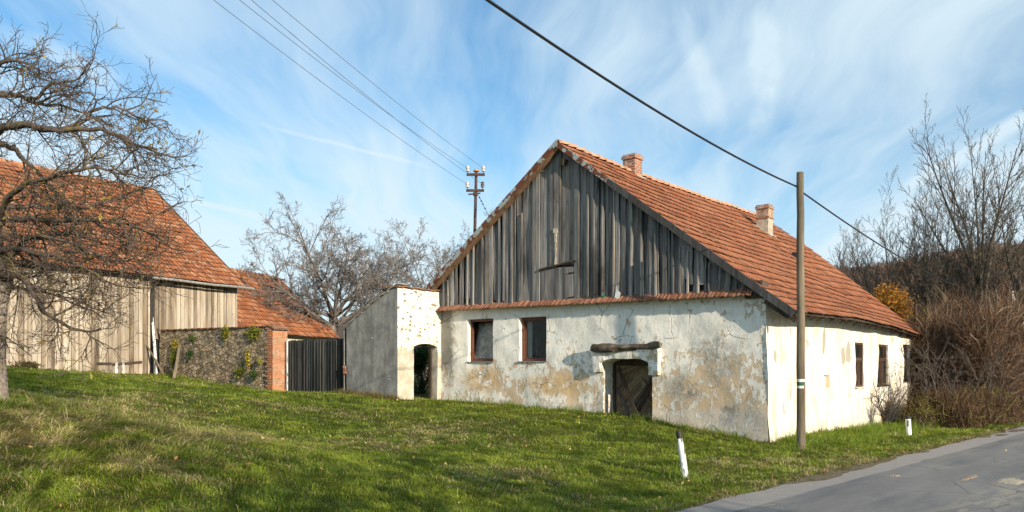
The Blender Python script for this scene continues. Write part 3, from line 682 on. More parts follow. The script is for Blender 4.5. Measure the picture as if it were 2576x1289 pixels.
def cornerx(z): return .03+.022*mnoise.noise(Vector((.3, .7, z*2.6)))+.10*max(0, (2.9-z)/2.9)                # batter of the right-hand corner
def gput(s, z, d): return Vector((s+cornerx(z)*max(0, 1+s/1.2) if s > -1.2 else s, d, z))
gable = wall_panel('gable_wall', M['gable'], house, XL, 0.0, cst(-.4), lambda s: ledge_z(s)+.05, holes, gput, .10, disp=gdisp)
# long sunlit wall
def rect_on_side(l, r, t, b):
    a = on_x(l, b); c = on_x(r, t); return a[0], c[0], a[1], c[1]
sw = [rect_on_side(2154.5, 2176, 863, 975), rect_on_side(2210, 2235, 868, 970), rect_on_side(2269, 2286, 868, 963.8)]
ni = rect_on_side(2075, 2088.8, 944, 977); print('side windows', sw, ni)
sholes = [(q[0], q[1], cst(q[2]), cst(q[3]), .12) for q in sw]+[(ni[0], ni[1], cst(ni[2]), cst(ni[3]), .12)]
def sdisp(s, z): return wob(s, z, .03, 7)*min(1, s/.8)+cornerx(z)*max(0, 1-s/1.6)+.04*max(0, (.7-z))+.03*sin(s*.7)
def sput(s, z, d): return Vector((-d+.0, s+(-(.10*max(0, (2.6-z)/2.6)+.022) if s < .001 else 0), z))
side = wall_panel('side_wall', M['side'], house, 0.0, YB, cst(-.5), lambda s: Rz(0, s)-.06, sholes, sput, .12, disp=sdisp)
# backs of the reveals, rear walls, floor of the attic
mb = MB()
q = ni; mb.quad((-.12, q[0], q[2]), (-.12, q[1], q[2]), (-.12, q[1], q[3]), (-.12, q[0], q[3])); mb.build('wall_niche', M['side'], house)
mb = MB()
mb.quad((XL, 0, -.4), (XL, YB, -.4), (XL, YB, 3.4), (XL, 0, 3.4)); mb.quad((XL, YB, -.5), (0, YB, -.5), (0, YB, Rz(0, YB)-.15), (XL, YB, 3.1)); mb.poly([(XL, YB, 3.1), (0, YB, Rz(0, YB)-.15), (PK[0], YB, PK[1]-.25)])
mb.build('rear_wall', M['side'], house)
mb = MB(); mb.box(XL+.05, -1.3, .3, YB-.1, ledge_z(-4)-.02, ledge_z(-4)+.08); mb.build('ceiling', M['oldwood'], house)
mb = MB(); mb.box(XL+.3, cd[0]-.35, 2.3, 2.4, -.2, 3.25); mb.box(cd[0]-.45, cd[0]-.35, .32, 2.3, -.2, 3.25); mb.build('inner_wall', M['inside'], house)
# boarded gable
mb = MB(); random.seed(11); x = XL+.02
hx = [on_y(1366, 700)[0], on_y(1452, 700)[0]]; hz = [on_y(1400, 764)[1], on_y(1400, 672)[1]]
while x < ex_-.75:
    bw = random.choice([.065, .08, .095, .11, .125, .15]); x1 = x+bw; xm = (x+x1)/2
    lap = random.random() < .5; f = -.03-random.uniform(0, .016)-(.042 if lap else 0)
    zb = ledge_z(xm)+.10+random.uniform(-.035, .05); tl = Rz(x, RY0)-.09; tr = Rz(x1, RY0)-.09
    if min(tl, tr) < zb+.05: x = x1; continue
    tilt = random.uniform(-.006, .006)
    if hx[0] < xm < hx[1] and zb < hz[1]:
        zb2 = hz[1]+.02; r = random.random(); mb.hexa([(x+.003, f, zb2), (x1-.004, f+tilt, zb2), (x1-.004, f+.022, zb2), (x+.003, f+.022, zb2), (x, f, tl), (x1-.005, f+tilt, tr), (x1-.005, f+.022, tr), (x, f+.022, tl)], 0, r); x = x1+random.uniform(0, .008); continue
    if random.random() < .07: zb += random.uniform(.08, .35)       # rotted away at the foot
    r = random.random(); lean = random.uniform(-.006, .006)
    n_s = 7; i_ = len(mb.v)                                       # slightly warped board of n_s sections
    for k in range(n_s+1):
        t_ = k/n_s; wv_ = .008*sin(t_*random.uniform(4, 7)+r*6); rag = random.uniform(-.004, .004)
        for (qx, qf, zt_) in ((x+.002, f+tilt, tl), (x1-.003, f-tilt, tr), (x1-.003, f+.022, tr), (x+.002, f+.022, tl)):
            mb.v.append((qx+wv_*.6+lean*t_+rag, qf+wv_, zb+(zt_-zb)*t_)); mb.r.append(r)
    for k in range(n_s):
        for q in range(4): a0 = i_+k*4+q; a1 = i_+k*4+(q+1) % 4; mb.f.append((a0, a1, a1+4, a0+4)); mb.m.append(0)
    mb.f.append((i_+3, i_+2, i_+1, i_)); mb.m.append(0)
    x = x1+(random.uniform(-.006, .012) if random.random() > .06 else random.uniform(.015, .04))
# cover strips over some joints
x = XL+.2
while x < -1.0:
    if random.random() < .6 and not (hx[0]-.1 < x < hx[1]+.1):
        zt_ = Rz(x, RY0)-.12; zb = ledge_z(x)+random.uniform(.03, .2)
        if zt_ > zb+.3: mb.beam((x, -.092, zb), (x+random.uniform(-.02, .02), -.085, zb+(zt_-zb)*random.choice([1, 1, .8])), .04, .045, up=(0, 1, 0), r=random.random(), segs=4, wob=.003)
    x += random.uniform(.16, .34)
mb.build('gable_boards', M['gboards'], house)
mb = MB(); i_ = 0
mb.poly([(XL+.03, .02, ledge_z(XL)), (ex_-.7, .02, ledge_z(0)), (PK[0], .02, PK[1]-.12)]); mb.build('dark_backing', M['black'], house)
# loft hatch
hat = MB(); x = hx[0]
while x < hx[1]-.03:
    x1 = min(hx[1], x+random.uniform(.08, .13)); f = -.062-random.uniform(0, .014); hat.box(x+.002, x1-.004, f, f+.02, hz[0]-.03+random.uniform(-.02, .05), hz[1]-.03+random.uniform(-.02, .01), r=random.random()); x = x1
hatch = hat.build('loft_hatch', M['gboards'], house)
mb = MB(); mb.beam((hx[0]-.05, -.10, hz[1]-.04), (hx[1]+.03, -.10, hz[1]+.10), .04, .05, up=(0, 1, 0), segs=5, wob=.006); mb.build('hatch_rail', M['oldwood'], hatch)
mb = MB(); mb.tube([(hx[1]-.22, -.085, hz[0]+.12), (hx[1]-.03, -.085, hz[0]+.14)], .012, 6); mb.build('hinge', M['black'], hatch); mb = MB(); mb.tube([(hx[1]-.22, -.085, hz[1]-.2), (hx[1]-.03, -.085, hz[1]-.19)], .012, 6); mb.build('hinge', M['black'], hatch)
mb = MB(); q0 = on_y(1397, 575, -.1); q1 = on_y(1396, 668, -.1); zs_ = np.linspace(q1[1], q0[1], 9); random.seed(4)
for za, zb3 in zip(zs_[:-1], zs_[1:]): w_ = random.uniform(.012, .035)*(1.8 if za > q0[1]-.25 else 1); mb.box(q0[0]-w_, q0[0]+w_, -.108, -.085, za+.002, zb3, jit=.004)
mb.build('pale_strip', M['chplaster'], house)
# tiled ledge under the boards
mb = MB(); x = XL-.05; random.seed(3)
V = []; F = []; R_ = []; LP = []; UV = []
while x < -.25:
    z = ledge_z(x); r = random.random(); j = random.uniform(-.008, .008); w_ = .058
    pts = [(x, -.03, z+.17), (x+w_, -.03, z+.17), (x+w_, -.235+j, z+.004+j), (x, -.235+j, z+.004+j), (x, -.235+j, z-.014+j), (x+w_, -.235+j, z-.014+j), (x, -.03, z+.14), (x+w_, -.03, z+.14)]
    if (int(x/.058)) % 3 == 0: pts = [(a, b, c+.012) for a, b, c in pts]
    i_ = len(V); V += pts; F += [(i_+a, i_+b, i_+c, i_+d) for a, b, c, d in ((0, 1, 2, 3), (3, 2, 5, 4), (4, 5, 7, 6), (0, 3, 4, 6), (2, 1, 7, 5))]
    R_ += [r*.6+.4*float(vnoise([x], [0], 1.2, 5)[0])]*8; LP += [0, 0, .4, .4, 1, 1, 0, 0]; UV += [(p[0], -p[1]) for p in pts]; x += w_+.002
fast_mesh('tiled_ledge', V, F, M['ltiles'], house, attrs={'rnd': ('FLOAT', R_), 'lip': ('FLOAT', LP)}, uv=UV)
mb = MB(); mb.box(XL+.0, -.2, -.09, 0.0, ledge_z(-5)-.05, ledge_z(-5)+.02); 
# barge boards: left painted flashing over a beam, right grey board
LB = (lx_, RY0, lz_); PKp = (PK[0], RY0, PK[1])
mb = MB(); mb.beam((lx_-.02, RY0-.03, lz_-.02), (PK[0]+.03, RY0-.03, PK[1]+.02), .03, .13, up=(0, 0, 1), segs=14, wob=.008); mb.beam((lx_-.02, RY0+.06, lz_+.055), (PK[0]+.03, RY0+.06, PK[1]+.085), .20, .014, segs=14, wob=.004); o = mb.build('verge_flashing', M['rustpaint'], house)
mb = MB(); mb.beam((lx_+.05, RY0+.025, lz_-.14), (PK[0], RY0+.025, PK[1]-.12), .09, .11, segs=10, wob=.006); mb.build('verge_beam', plain('ochre_beam', (.17, .095, .05), var=.55, nsc=7), house)
vr = lambda v, dz_=0, dy_=0: Vector([float(q[0]) for q in roofR(np.array([0.0]), np.array([v]))])+Vector((0, dy_, dz_))
for a, b, hgt, dz_ in ((0.0, .30, .13, -.03), (.24, .64, .15, -.045), (.60, .995, .16, -.05)):
    mb = MB(); n_ = 6
    for k in range(n_):
        mb.beam(vr(a+(b-a)*k/n_, dz_, -.03), vr(a+(b-a)*(k+1)/n_, dz_, -.03), .045, hgt, r=.4, segs=2, wob=.004)
    mb.build('barge_board', M['rustpaint'] if a == 0 else M['bargewood'], house)
mb = MB(); mb.beam(vr(.86, -.20, .12), vr(1.0, -.16, .10), .06, .14, segs=3, wob=.006); mb.build('verge_beam', M['oldwood'], house)
mb = MB(); a = (PK[0]+.13, RY0-.02, PK[1]-.50); mb.beam(a, (a[0]+.02, .0, a[2]+.02), .15, .15, up=(.35, 0, 1)); mb.build('ridge_beam', M['oldwood'], house)
# mortar curb above the ledge's right end, corner block under the eave
mb = MB(); mb.box(-.42, -.03, -.12, .25, ledge_z(0)-.06, ledge_z(0)+.32, jit=.01); mb.beam((-.3, .1, 3.35), (.5, .1, 2.78), .14, .13); mb.build('eave_beam', M['oldwood'], house)
# rafters under the long eave
random.seed(8); k = 0; y = .25
while y < YB+.2:
    z = Rz(.35, y)-.15; mb = MB(); mb.beam((-.1, y, Rz(-.1, y)-.14), (EX(y)-.12, y, Rz(EX(y)-.12, y)-.10), .10, .12, segs=2, wob=.006); mb.build('rafter', M['oldwood'], house); y += random.uniform(.75, .95)
# triangular boarding flaps hanging under the eave
mb = MB(); mb.beam((EX(RY0+.1)-.07, RY0+.1, Rz(EX(RY0+.1)-.07, RY0+.1)-.055), (EX(RY1*.3)-.07, RY1*.3, Rz(EX(RY1*.3)-.07, RY1*.3)-.055), .09, .03, segs=4); mb.beam((EX(RY1*.3)-.07, RY1*.3, Rz(EX(RY1*.3)-.07, RY1*.3)-.055), (EX(RY1*.62)-.07, RY1*.62, Rz(EX(RY1*.62)-.07, RY1*.62)-.055), .09, .03, segs=4); mb.beam((EX(RY1*.62)-.07, RY1*.62, Rz(EX(RY1*.62)-.07, RY1*.62)-.055), (EX(RY1-.05)-.07, RY1-.05, Rz(EX(RY1-.05)-.07, RY1-.05)-.055), .09, .03, segs=4); mb.build('eave_batten', M['oldwood'], house)
mb = MB(); y = RY0+.25
while y < RY1-.3:
    x0_ = random.uniform(.02, .12); mb.quad((x0_, y, Rz(x0_, y)-.09), (x0_+.05, y+.62, Rz(x0_, y+.62)-.085), (EX(y)-.16, y+.6, Rz(EX(y)-.16, y+.6)-.075), (EX(y)-.13, y+.06, Rz(EX(y)-.13, y)-.075)); y += .68
random.seed(31); y = RY0+.3
while y < RY1-.4:
    z_ = Rz(EX(y)-.12, y)-.10; mb.hexa([(EX(y)-.13, y, z_), (EX(y)-.13, y+.34, z_+.01), (EX(y)-.11, y+.34, z_+.01), (EX(y)-.11, y, z_), (EX(y)-.30, y+.1, z_-random.uniform(.07, .14)), (EX(y)-.30, y+.2, z_-.06), (EX(y)-.29, y+.2, z_-.06), (EX(y)-.29, y+.1, z_-.1)]); y += random.uniform(.45, 1.1)
mb.build('soffit_boards', M['oldwood'], house)

# --- windows of the gable
def window_gable(q, tilted):
    x0, x1, z0, z1 = q; d = .14; fr = MB(); t_ = .062
    fr.box(x0, x0+t_, d-.03, d+.05, z0, z1); fr.box(x1-t_, x1, d-.03, d+.05, z0, z1); fr.box(x0+t_, x1-t_, d-.03, d+.05, z1-t_*1.1, z1); fr.box(x0+t_, x1-t_, d-.03, d+.05, z0, z0+t_)
    f = fr.build('window', M['winframe'], house)
    s = MB(); a0, a1, b0, b1 = x0+t_, x1-t_, z0+t_, z1-t_*1.1; w_ = .036
    dt = (lambda x_, z_: d+.03+(.24*(z_-b0)/(b1-b0) if tilted else 0))
    def bar(xa, xb, za, zb):
        s.hexa([(xa, dt(xa, za)-.02, za), (xb, dt(xb, za)-.02, za), (xb, dt(xb, za)+.025, za), (xa, dt(xa, za)+.025, za), (xa, dt(xa, zb)-.02, zb), (xb, dt(xb, zb)-.02, zb), (xb, dt(xb, zb)+.025, zb), (xa, dt(xa, zb)+.025, zb)])
    bar(a0, a0+w_, b0, b1); bar(a1-w_, a1, b0, b1); bar(a0+w_, a1-w_, b0, b0+w_); bar(a0+w_, a1-w_, b1-w_, b1)
    s.build('sash', M['winframe'], f)
    g = MB(); g.quad(*[(x_, dt(x_, z_)+.004, z_) for x_, z_ in ((a0+w_, b0+w_), (a1-w_, b0+w_), (a1-w_, b1-w_), (a0+w_, b1-w_))]); g.build('pane', M['dusty' if tilted else 'glass'], f)
    c = MB()
    if tilted:
        for k in range(14):
            xa = a0+.10+(a1-a0-.1)*k/14; xb = a0+.10+(a1-a0-.1)*(k+1)/14; c.quad((xa, d+.42+.012*(k % 2), b0-.03), (xb, d+.42+.012*((k+1) % 2), b0-.03), (xb, d+.42+.012*((k+1) % 2), b1), (xa, d+.42+.012*(k % 2), b1))
    else:
        for k in range(10):
            xa = a0-.02+.16*k/10; xb = xa+.016; c.quad((xa, d+.16+.02*(k % 2), b0-.03), (xb, d+.16+.02*((k+1) % 2), b0-.03), (xb-.03, d+.16+.02*((k+1) % 2), b1), (xa, d+.16+.02*(k % 2), b1))
        c.poly([(a1-.17, d+.15, b0), (a1+.02, d+.15, b0), (a1+.02, d+.15, b0+.42), (a1-.1, d+.15, b0+.40)]); c.poly([(a0+.18, d+.24, b0), (a0+.30, d+.24, b0), (a0+.24, d+.24, b0+.55), (a0+.18, d+.24, b0+.6)], 1)
    c.build('curtain', [M['curtain'] if not tilted else plain('beige_blind', (.40, .37, .29), var=.25, nsc=5), M['black']], f)
    si = MB(); si.box(x0-.02, x1+.02, -.04, d-.03, z0-.025, z0+.004, jit=.003); si.build('sill', M['cement'], f)
    return f
window_gable(w1, True); window_gable(w2, False)
# --- windows of the long wall
for n_, (y0, y1, z0, z1) in enumerate(sw):
    d = -.09; t_ = .035; fr = MB(); zm = z0+(z1-z0)*.62
    fr.box(d-.04, d+.03, y0, y0+t_, z0, z1); fr.box(d-.04, d+.03, y1-t_, y1, z0, z1); fr.box(d-.04, d+.03, y0+t_, y1-t_, z1-t_, z1); fr.box(d-.04, d+.03, y0+t_, y1-t_, z0, z0+t_)
    fr.box(d-.03, d+.05, y0+t_, y1-t_, zm-.03, zm+.025); ym = (y0+y1)/2; fr.box(d-.03, d+.045, ym-.035, ym+.035, z0+t_, zm-.04)
    f = fr.build('window', M['oldwood'], house)
    for (ya, yb, za, zb) in ((y0+t_, y1-t_, zm+.03, z1-t_), (y0+t_, ym-.035, z0+t_, zm-.04), (ym+.035, y1-t_, z0+t_, zm-.04)):
        g = MB(); g.quad((d, ya, za), (d, yb, za), (d, yb, zb), (d, ya, zb)); g.build('pane', M['glass'], f)
        g = MB(); e = .018
        g.box(d-.01, d+.03, ya, ya+e, za, zb); g.box(d-.01, d+.03, yb-e, yb, za, zb); g.box(d-.01, d+.03, ya+e, yb-e, za, za+e); g.box(d-.01, d+.03, ya+e, yb-e, zb-e, zb); g.build('sash', M['winframe'], f)
    c = MB(); c.poly([(d-.12, y0+.08, z0), (d-.12, ym+.15, z0), (d-.10, ym+.02, zm-.1), (d-.12, ym-.12, zm+.1), (d-.12, y0+.08, zm+.1)]); c.build('curtain', M['curtain'], f)
    si = MB(); si.box(d+.03, .05, y0-.03, y1+.03, z0-.03, z0+.004, jit=.004); si.build('sill', M['oldwood'] if n_ == 1 else M['side'], f)
# --- cellar entrance
cs = MB(); a = on_y(1501, 881); b = on_y(1663, 881); zlow = on_y(1505, 936)[1]; zlr = on_y(1655, 944)[1]; P_ = .17
def block(xa, xb, za, zb): 
    n_x = max(1, int(abs(xb-xa)/.08)); n_z = max(1, int(abs(zb-za)/.08)); 
    for k in range(n_x):
        for l in range(n_z):
            x0, x1 = xa+(xb-xa)*k/n_x, xa+(xb-xa)*(k+1)/n_x; z0, z1 = za+(zb-za)*l/n_z, za+(zb-za)*(l+1)/n_z
            cs.quad(*[(x_, -P_+.03*mnoise.noise(Vector((x_*4, 1, z_*4)))-gdisp(x_, z_), z_) for x_, z_ in ((x0, z0), (x1, z0), (x1, z1), (x0, z1))])
    f = lambda x_, z_: -P_+.03*mnoise.noise(Vector((x_*4, 1, z_*4)))-gdisp(x_, z_)
    for (x_, s_) in ((xa, 0), (xb, 1)):
        for l in range(n_z):
            z0, z1 = za+(zb-za)*l/n_z, za+(zb-za)*(l+1)/n_z; cs.quad((x_, f(x_, z0), z0), (x_, .06, z0), (x_, .06, z1), (x_, f(x_, z1), z1))
    for k in range(n_x):
        x0, x1 = xa+(xb-xa)*k/n_x, xa+(xb-xa)*(k+1)/n_x; cs.quad((x0, f(x0, za), za), (x1, f(x1, za), za), (x1, .06, za), (x0, .06, za)); cs.quad((x0, f(x0, zb), zb), (x1, f(x1, zb), zb), (x1, .06, zb), (x0, .06, zb))
block(a[0], cd[0], zlow, cd[3]); block(cd[1], b[0], zlr, cd[3])
f = lambda x_, z_: -P_+.03*mnoise.noise(Vector((x_*4, 1, z_*4)))-gdisp(x_, z_)
xs_ = [a[0]]+list(np.linspace(cd[0], cd[1], 13))+[b[0]]; ztop = a[1]+.02
for x0, x1 in zip(xs_[:-1], xs_[1:]):
    l0 = arch_f(x0) if cd[0] <= x0 <= cd[1] else cd[3]; l1 = arch_f(x1) if cd[0] <= x1 <= cd[1] else cd[3]
    for k in range(3):
        g = lambda lo, t_: lo+(ztop-lo)*t_
        cs.quad(*[(x_, f(x_, z_), z_) for x_, z_ in ((x0, g(l0, k/3)), (x1, g(l1, k/3)), (x1, g(l1, (k+1)/3)), (x0, g(l0, (k+1)/3)))])
    if cd[0]-.01 <= x0 and x1 <= cd[1]+.01: cs.quad((x0, f(x0, l0), l0), (x1, f(x1, l1), l1), (x1, .02, l1), (x0, .02, l0))
for x_ in (a[0], b[0]): cs.quad((x_, f(x_, cd[3]), cd[3]), (x_, .06, cd[3]), (x_, .06, ztop), (x_, f(x_, ztop), ztop))
cs.quad((a[0], -P_-.03, ztop), (b[0], -P_-.03, ztop), (b[0], .05, ztop), (a[0], .05, ztop))
sur = cs.build('cellar_surround', M['gable'], house)
# weathered log over it
la = on_y(1494, 877, -.1); lb = on_y(1664, 868, -.1); mb = MB(); random.seed(2); pts = []; rad = []
for k in range(13):
    t_ = k/12; pts.append((la[0]+(lb[0]-la[0])*t_, -.13, la[1]+(lb[1]-la[1])*t_-.05*sin(pi*t_)+random.uniform(-.012, .012)+.015)); rad.append((.108+.02*sin(t_*7))*(.75 if k in (0, 12) else 1)*random.uniform(.9, 1.08))
mb.tube(pts, rad, 11)
for k_ in range(len(mb.v)):
    a_, b_, c_ = mb.v[k_]; q_ = mnoise.noise(Vector((a_*9, b_*14, c_*14))); mb.v[k_] = (a_+.02*q_, b_-.05+.03*q_, pts[0][2]+(c_-pts[0][2])*.86+.03*q_)
log_ = mb.build('lintel_beam', M['lintel'], house, smooth=True, sharp=30)
# door: boards laid in a diamond
mb = MB(); xc = (cd[0]+cd[1])/2+.12; d = .50; x0, x1 = cd[0]+.0, cd[1]; zb_, zt_ = -.1, arch-.02
mb.box(x0, x1, d, d+.04, zb_, zt_, r=.5); door = mb.build('cellar_door', M['doorwood'], house)
mb = MB(); random.seed(9); 
for sgn in (-1, 1):
    k = -1.2
    while k < 2.6:
        # diagonal strip meeting at xc
        xa = xc; xb = x1-.02 if sgn > 0 else x0+.05; L_ = abs(xb-xa); r = random.random(); wz = .10; zz = [k, k+wz-.006]
        pa = [(xa, zz[0]), (xb, zz[0]-L_*.85), (xb, zz[1]-L_*.85), (xa, zz[1])]; pa = [(p[0], min(max(p[1], zb_+.02), zt_-.12)) for p in pa]
        if max(p[1] for p in pa)-min(p[1] for p in pa) > .03: mb.hexa([(pa[0][0], d-.02, pa[0][1]), (pa[1][0], d-.02, pa[1][1]), (pa[1][0], d-.001, pa[1][1]), (pa[0][0], d-.001, pa[0][1]), (pa[3][0], d-.02, pa[3][1]), (pa[2][0], d-.02, pa[2][1]), (pa[2][0], d-.001, pa[2][1]), (pa[3][0], d-.001, pa[3][1])], 0, r)
        k += wz
mb.build('diagonal_boards', M['doorwood'], door)
mb = MB(); mb.box(x0, x1, d-.06, d-.02, zt_-.16, zt_+.02); mb.box(x0, x0+.07, d-.07, d-.02, -.1, zt_-.16); mb.build('door_frame', M['oldwood'], door)
# loose planks leaning in the entrance
pl_ = [((1556, 925), (1604, 1052), .30, .08, .07, .035, 'oldwood', 'thick brown plank leaning across the cellar doorway, its foot out on the grass', 0.03),
       ((1552, 975), (1583, 1045), .40, .22, .06, .03, 'greywood', 'short narrow grey plank standing behind the thick plank at the left of the cellar door', 0),
       ((1640, 950), (1594, 1022), .44, .42, .06, .035, 'oldwood', 'dark slat leaning to the right against the diamond-boarded cellar door', 0),
       ((1640, 968), (1606, 1034), .34, .30, .07, .04, 'oldwood', 'lower and nearer of the two dark slats leaning right in the cellar doorway', 0)]
for (pa, pb, d0, d1, ww, hh, mm, lab, ext) in pl_:
    A_ = on_y(*pa, d0); B_ = on_y(*pb, d1); p0 = from_house(A_[0], d0, A_[1]); p1 = from_house(B_[0], d1, B_[1]); o = p1.copy()
    mb = MB(); mb.beam(p1-o, p0-o, ww*1.3, hh, up=tuple(-AY), r=random.random(), segs=5, wob=.004, taper=.9); ob = mb.build('plank', M[mm], None, loc=o); tag(ob, lab, 'plank', 'loose planks in the cellar doorway')

# chimneys
def chimney(xc_, yc_, a_, ztop_, style):
    c = MB(); zb_ = Rz(xc_, yc_)-.6; h_ = a_/2
    c.box(xc_-h_, xc_+h_, yc_-h_, yc_+h_, zb_, ztop_-.12); ch = c.build('chimney', M['brick' if style == 0 else 'chplaster'], roof)
    k = MB(); k.box(xc_-h_-.035, xc_+h_+.035, yc_-h_-.035, yc_+h_+.035, ztop_-.14, ztop_-.06, jit=.006); k.box(xc_-h_-.01, xc_+h_+.01, yc_-h_-.01, yc_+h_+.01, ztop_-.06, ztop_-.0, jit=.008)
    k.box(xc_-h_+.07, xc_+h_-.07, yc_-h_+.07, yc_+h_-.07, ztop_-.02, ztop_+.012, 1)
    k.build('chimney_cap', [M['brick'], M['black']], ch)
    if style:
        k = MB(); k.box(xc_-h_-.03, xc_+h_+.03, yc_-h_-.03, yc_+h_+.03, ztop_-.47, ztop_-.42, jit=.005); k.build('chimney_band', M['brick'], ch)
        k = MB(); k.box(xc_-h_-.003, xc_+h_+.003, yc_-h_-.003, yc_+h_+.003, ztop_-.41, ztop_-.15); k.build('chimney_head', plain('worn_render', (.38, .27, .19), var=.5, nsc=8, bump=.02), ch)
    fl = MB()
    for sgn in (-1, 1): fl.beam((xc_-.3, yc_+sgn*(h_+.03), Rz(xc_-.3, yc_)+.05), (xc_+h_+.12, yc_+sgn*(h_+.03), Rz(xc_+h_+.12, yc_)+.05), .07, .03, segs=2)
    fl.beam((xc_+h_+.05, yc_-h_-.05, Rz(xc_+h_+.05, yc_)+.06), (xc_+h_+.05, yc_+h_+.05, Rz(xc_+h_+.05, yc_)+.06), .10, .03)
    fl.build('mortar_flashing', M['chplaster'], ch); return ch
c1 = chimney(PK[0]+.02, 3.45, .40, 1.75+536*22.75/FPX, 0); tag(c1, label='short brick chimney on the ridge')
c2 = chimney(-4.05, 10.0, .42, 1.75+404*27.2/FPX, 1); tag(c2, label='tall chimney of crumbling render below the ridge')
mb = MB(); vx, vy = -2.75, 9.3; vz = Rz(vx, vy); mb.hexa([(vx-.12, vy-.12, vz+.05), (vx+.16, vy-.12, vz-.02), (vx+.16, vy+.12, vz-.02), (vx-.12, vy+.12, vz+.05), (vx-.05, vy-.08, vz+.2), (vx+.18, vy-.1, vz+.16), (vx+.18, vy+.1, vz+.16), (vx-.05, vy+.08, vz+.2)]); mb.build('roof_vent', M['black'], roof)

# rags poking out of the boards
mb = MB(); gx_, gz_ = on_y(1552, 738, -.1); o = from_house(gx_, -.1, gz_); mb.v = []; 
pts = [Vector((0, 0, .22)), Vector((.03, -.02, .06)), Vector((.12, -.03, .0)), Vector((.08, -.05, -.22)), Vector((.03, -.04, -.15)), Vector((-.05, -.03, -.10))]
mb.poly([AX*p.x+AY*p.y+Vector((0, 0, p.z)) for p in pts]); mb.poly([AX*p.x+AY*(p.y+.012)+Vector((0, 0, p.z)) for p in reversed(pts)]); tag(mb.build('rag', M['curtain'], None, loc=o), 'torn white cloth sticking out between the lower gable boards', 'rag')
mb = MB(); gx_, gz_ = on_y(1517, 745, -.08); o = from_house(gx_, -.085, gz_); pts = [(-.04, .12), (.05, .05), (.06, -.12), (-.03, -.10)]
mb.poly([AX*p[0]+Vector((0, 0, p[1])) for p in pts]); mb.poly([AX*p[0]+AY*.01+Vector((0, 0, p[1])) for p in reversed(pts)]); tag(mb.build('rag', plain('green_cloth', (.02, .22, .13), var=.2), None, loc=o), 'small green cloth showing in a gap of the gable boards', 'rag')

# ------------------------------------------------------------------ gateway beside the house
PC = W(1000, 1005, 21.9); PC.z = 0      # outer front corner of the gateway
gate_w = empty('doorway_wall', PC, -TH, label='plastered garden doorway wall with arched opening and sloping grey cement wing', cat='wall')
def P_x(px, py): return on_x(px, py, 0.0, PC)
def P_y(px, py): return on_y(px, py, 0.0, PC)
pl = P_x(1117, 900)[0]; o0 = P_x(1041, 875); o1 = P_x(1100, 872); ztL = P_x(998, 724)[1]; ztR = P_x(1115, 737)[1]; print('portal', pl, o0, o1, ztL, ztR)
def parch(s):
    t_ = (s-o0[0])/(o1[0]-o0[0]); return o0[1]+.03+.09*max(0, 1-abs(2*t_-1)**2.2)
fw = wall_panel('front_wall', M['portal'], gate_w, 0, pl, cst(.3), lambda s: ztL+(ztR-ztL)*s/pl, [(o0[0], o1[0], cst(.3), parch, .34)], lambda s, z, d: Vector((-d, s, z)), .08, disp=lambda s, z: wob(s, z, .018, 4)*min(1, s/.25))
wl = P_y(865, 900)[0]; zw0 = P_y(998, 712)[1]; zw1 = P_y(866, 832)[1]; zwm = P_y(930, 770)[1]; print('wing', wl, zw0, zwm, zw1)
def wtop(s): t_ = s/wl; return float(np.interp(t_, [0, .5, 1], [zw0-.05, zwm, zw1]))
wall_panel('wing_wall', M['cement'], gate_w, wl, 0, cst(.3), wtop, [], lambda s, z, d: Vector((s, d, z)), .12, disp=lambda s, z: wob(s, z, .01, 6)*min(1, -s/.3))
mb = MB()
n_ = 10
for k in range(n_):
    s0, s1 = wl*k/n_, wl*(k+1)/n_; mb.quad((s0, .34, .3), (s1, .34, .3), (s1, .34, wtop(s1)), (s0, .34, wtop(s0))); mb.quad((s0, -.0, wtop(s0)), (s1, 0, wtop(s1)), (s1, .34, wtop(s1)), (s0, .34, wtop(s0)))
mb.quad((wl, 0, .3), (wl, .34, .3), (wl, .34, wtop(wl)), (wl, 0, wtop(wl)))
mb.build('wing_back', M['cement'], gate_w)
mb = MB(); oL, oR = o0[0], o1[0]
for (a, b, z0, z1) in ((0.34, oL, .3, ztL), (oR, pl, .3, ztR), (oL, oR, parch(oL)+.06, ztR)): mb.quad((-.34, a, z0), (-.34, b, z0), (-.34, b, z1), (-.34, a, z1))
mb.build('rear_face', M['portal'], gate_w)
mb = MB(); mb.box(-.30, -.20, oR-.06, oR-.0, .4, parch(oR)-.02, jit=.004); mb.box(-.30, -.2, oL, oR-.06, parch(oL)+.03, parch(oL)+.08); mb.build('door_jamb', M['oldwood'], gate_w)
# tile coping along both tops
def coping(pts, name, m, wd=.46, parent=gate_w, th=.03):
    mb = MB(); 
    for p0, p1 in zip(pts[:-1], pts[1:]):
        p0, p1 = Vector(p0), Vector(p1); n_ = max(1, int((p1-p0).length/.19))
        for k in range(n_): mb.beam(p0.lerp(p1, k/n_)+Vector((0, 0, .012*(k % 2)+random.uniform(-.005, .008))), p0.lerp(p1, (k+1.08)/n_)+Vector((0, 0, .012*(k % 2)+random.uniform(-.005, .008))), wd+random.uniform(-.02, .02), th, r=random.random())
    return mb.build(name, m, parent)
clay = plain('mossy_clay', (.22, .12, .075), var=.55, nsc=5, bump=.02)
coping([(-.15, -.04, ztL+.03), (-.15, pl-.02, ztR+.03)], 'coping', clay)
coping([(.02, .16, wtop(0)+.03), (wl/2, .16, wtop(wl/2)+.03), (wl-.03, .16, wtop(wl)+.03)], 'coping', M['cement'], .40)
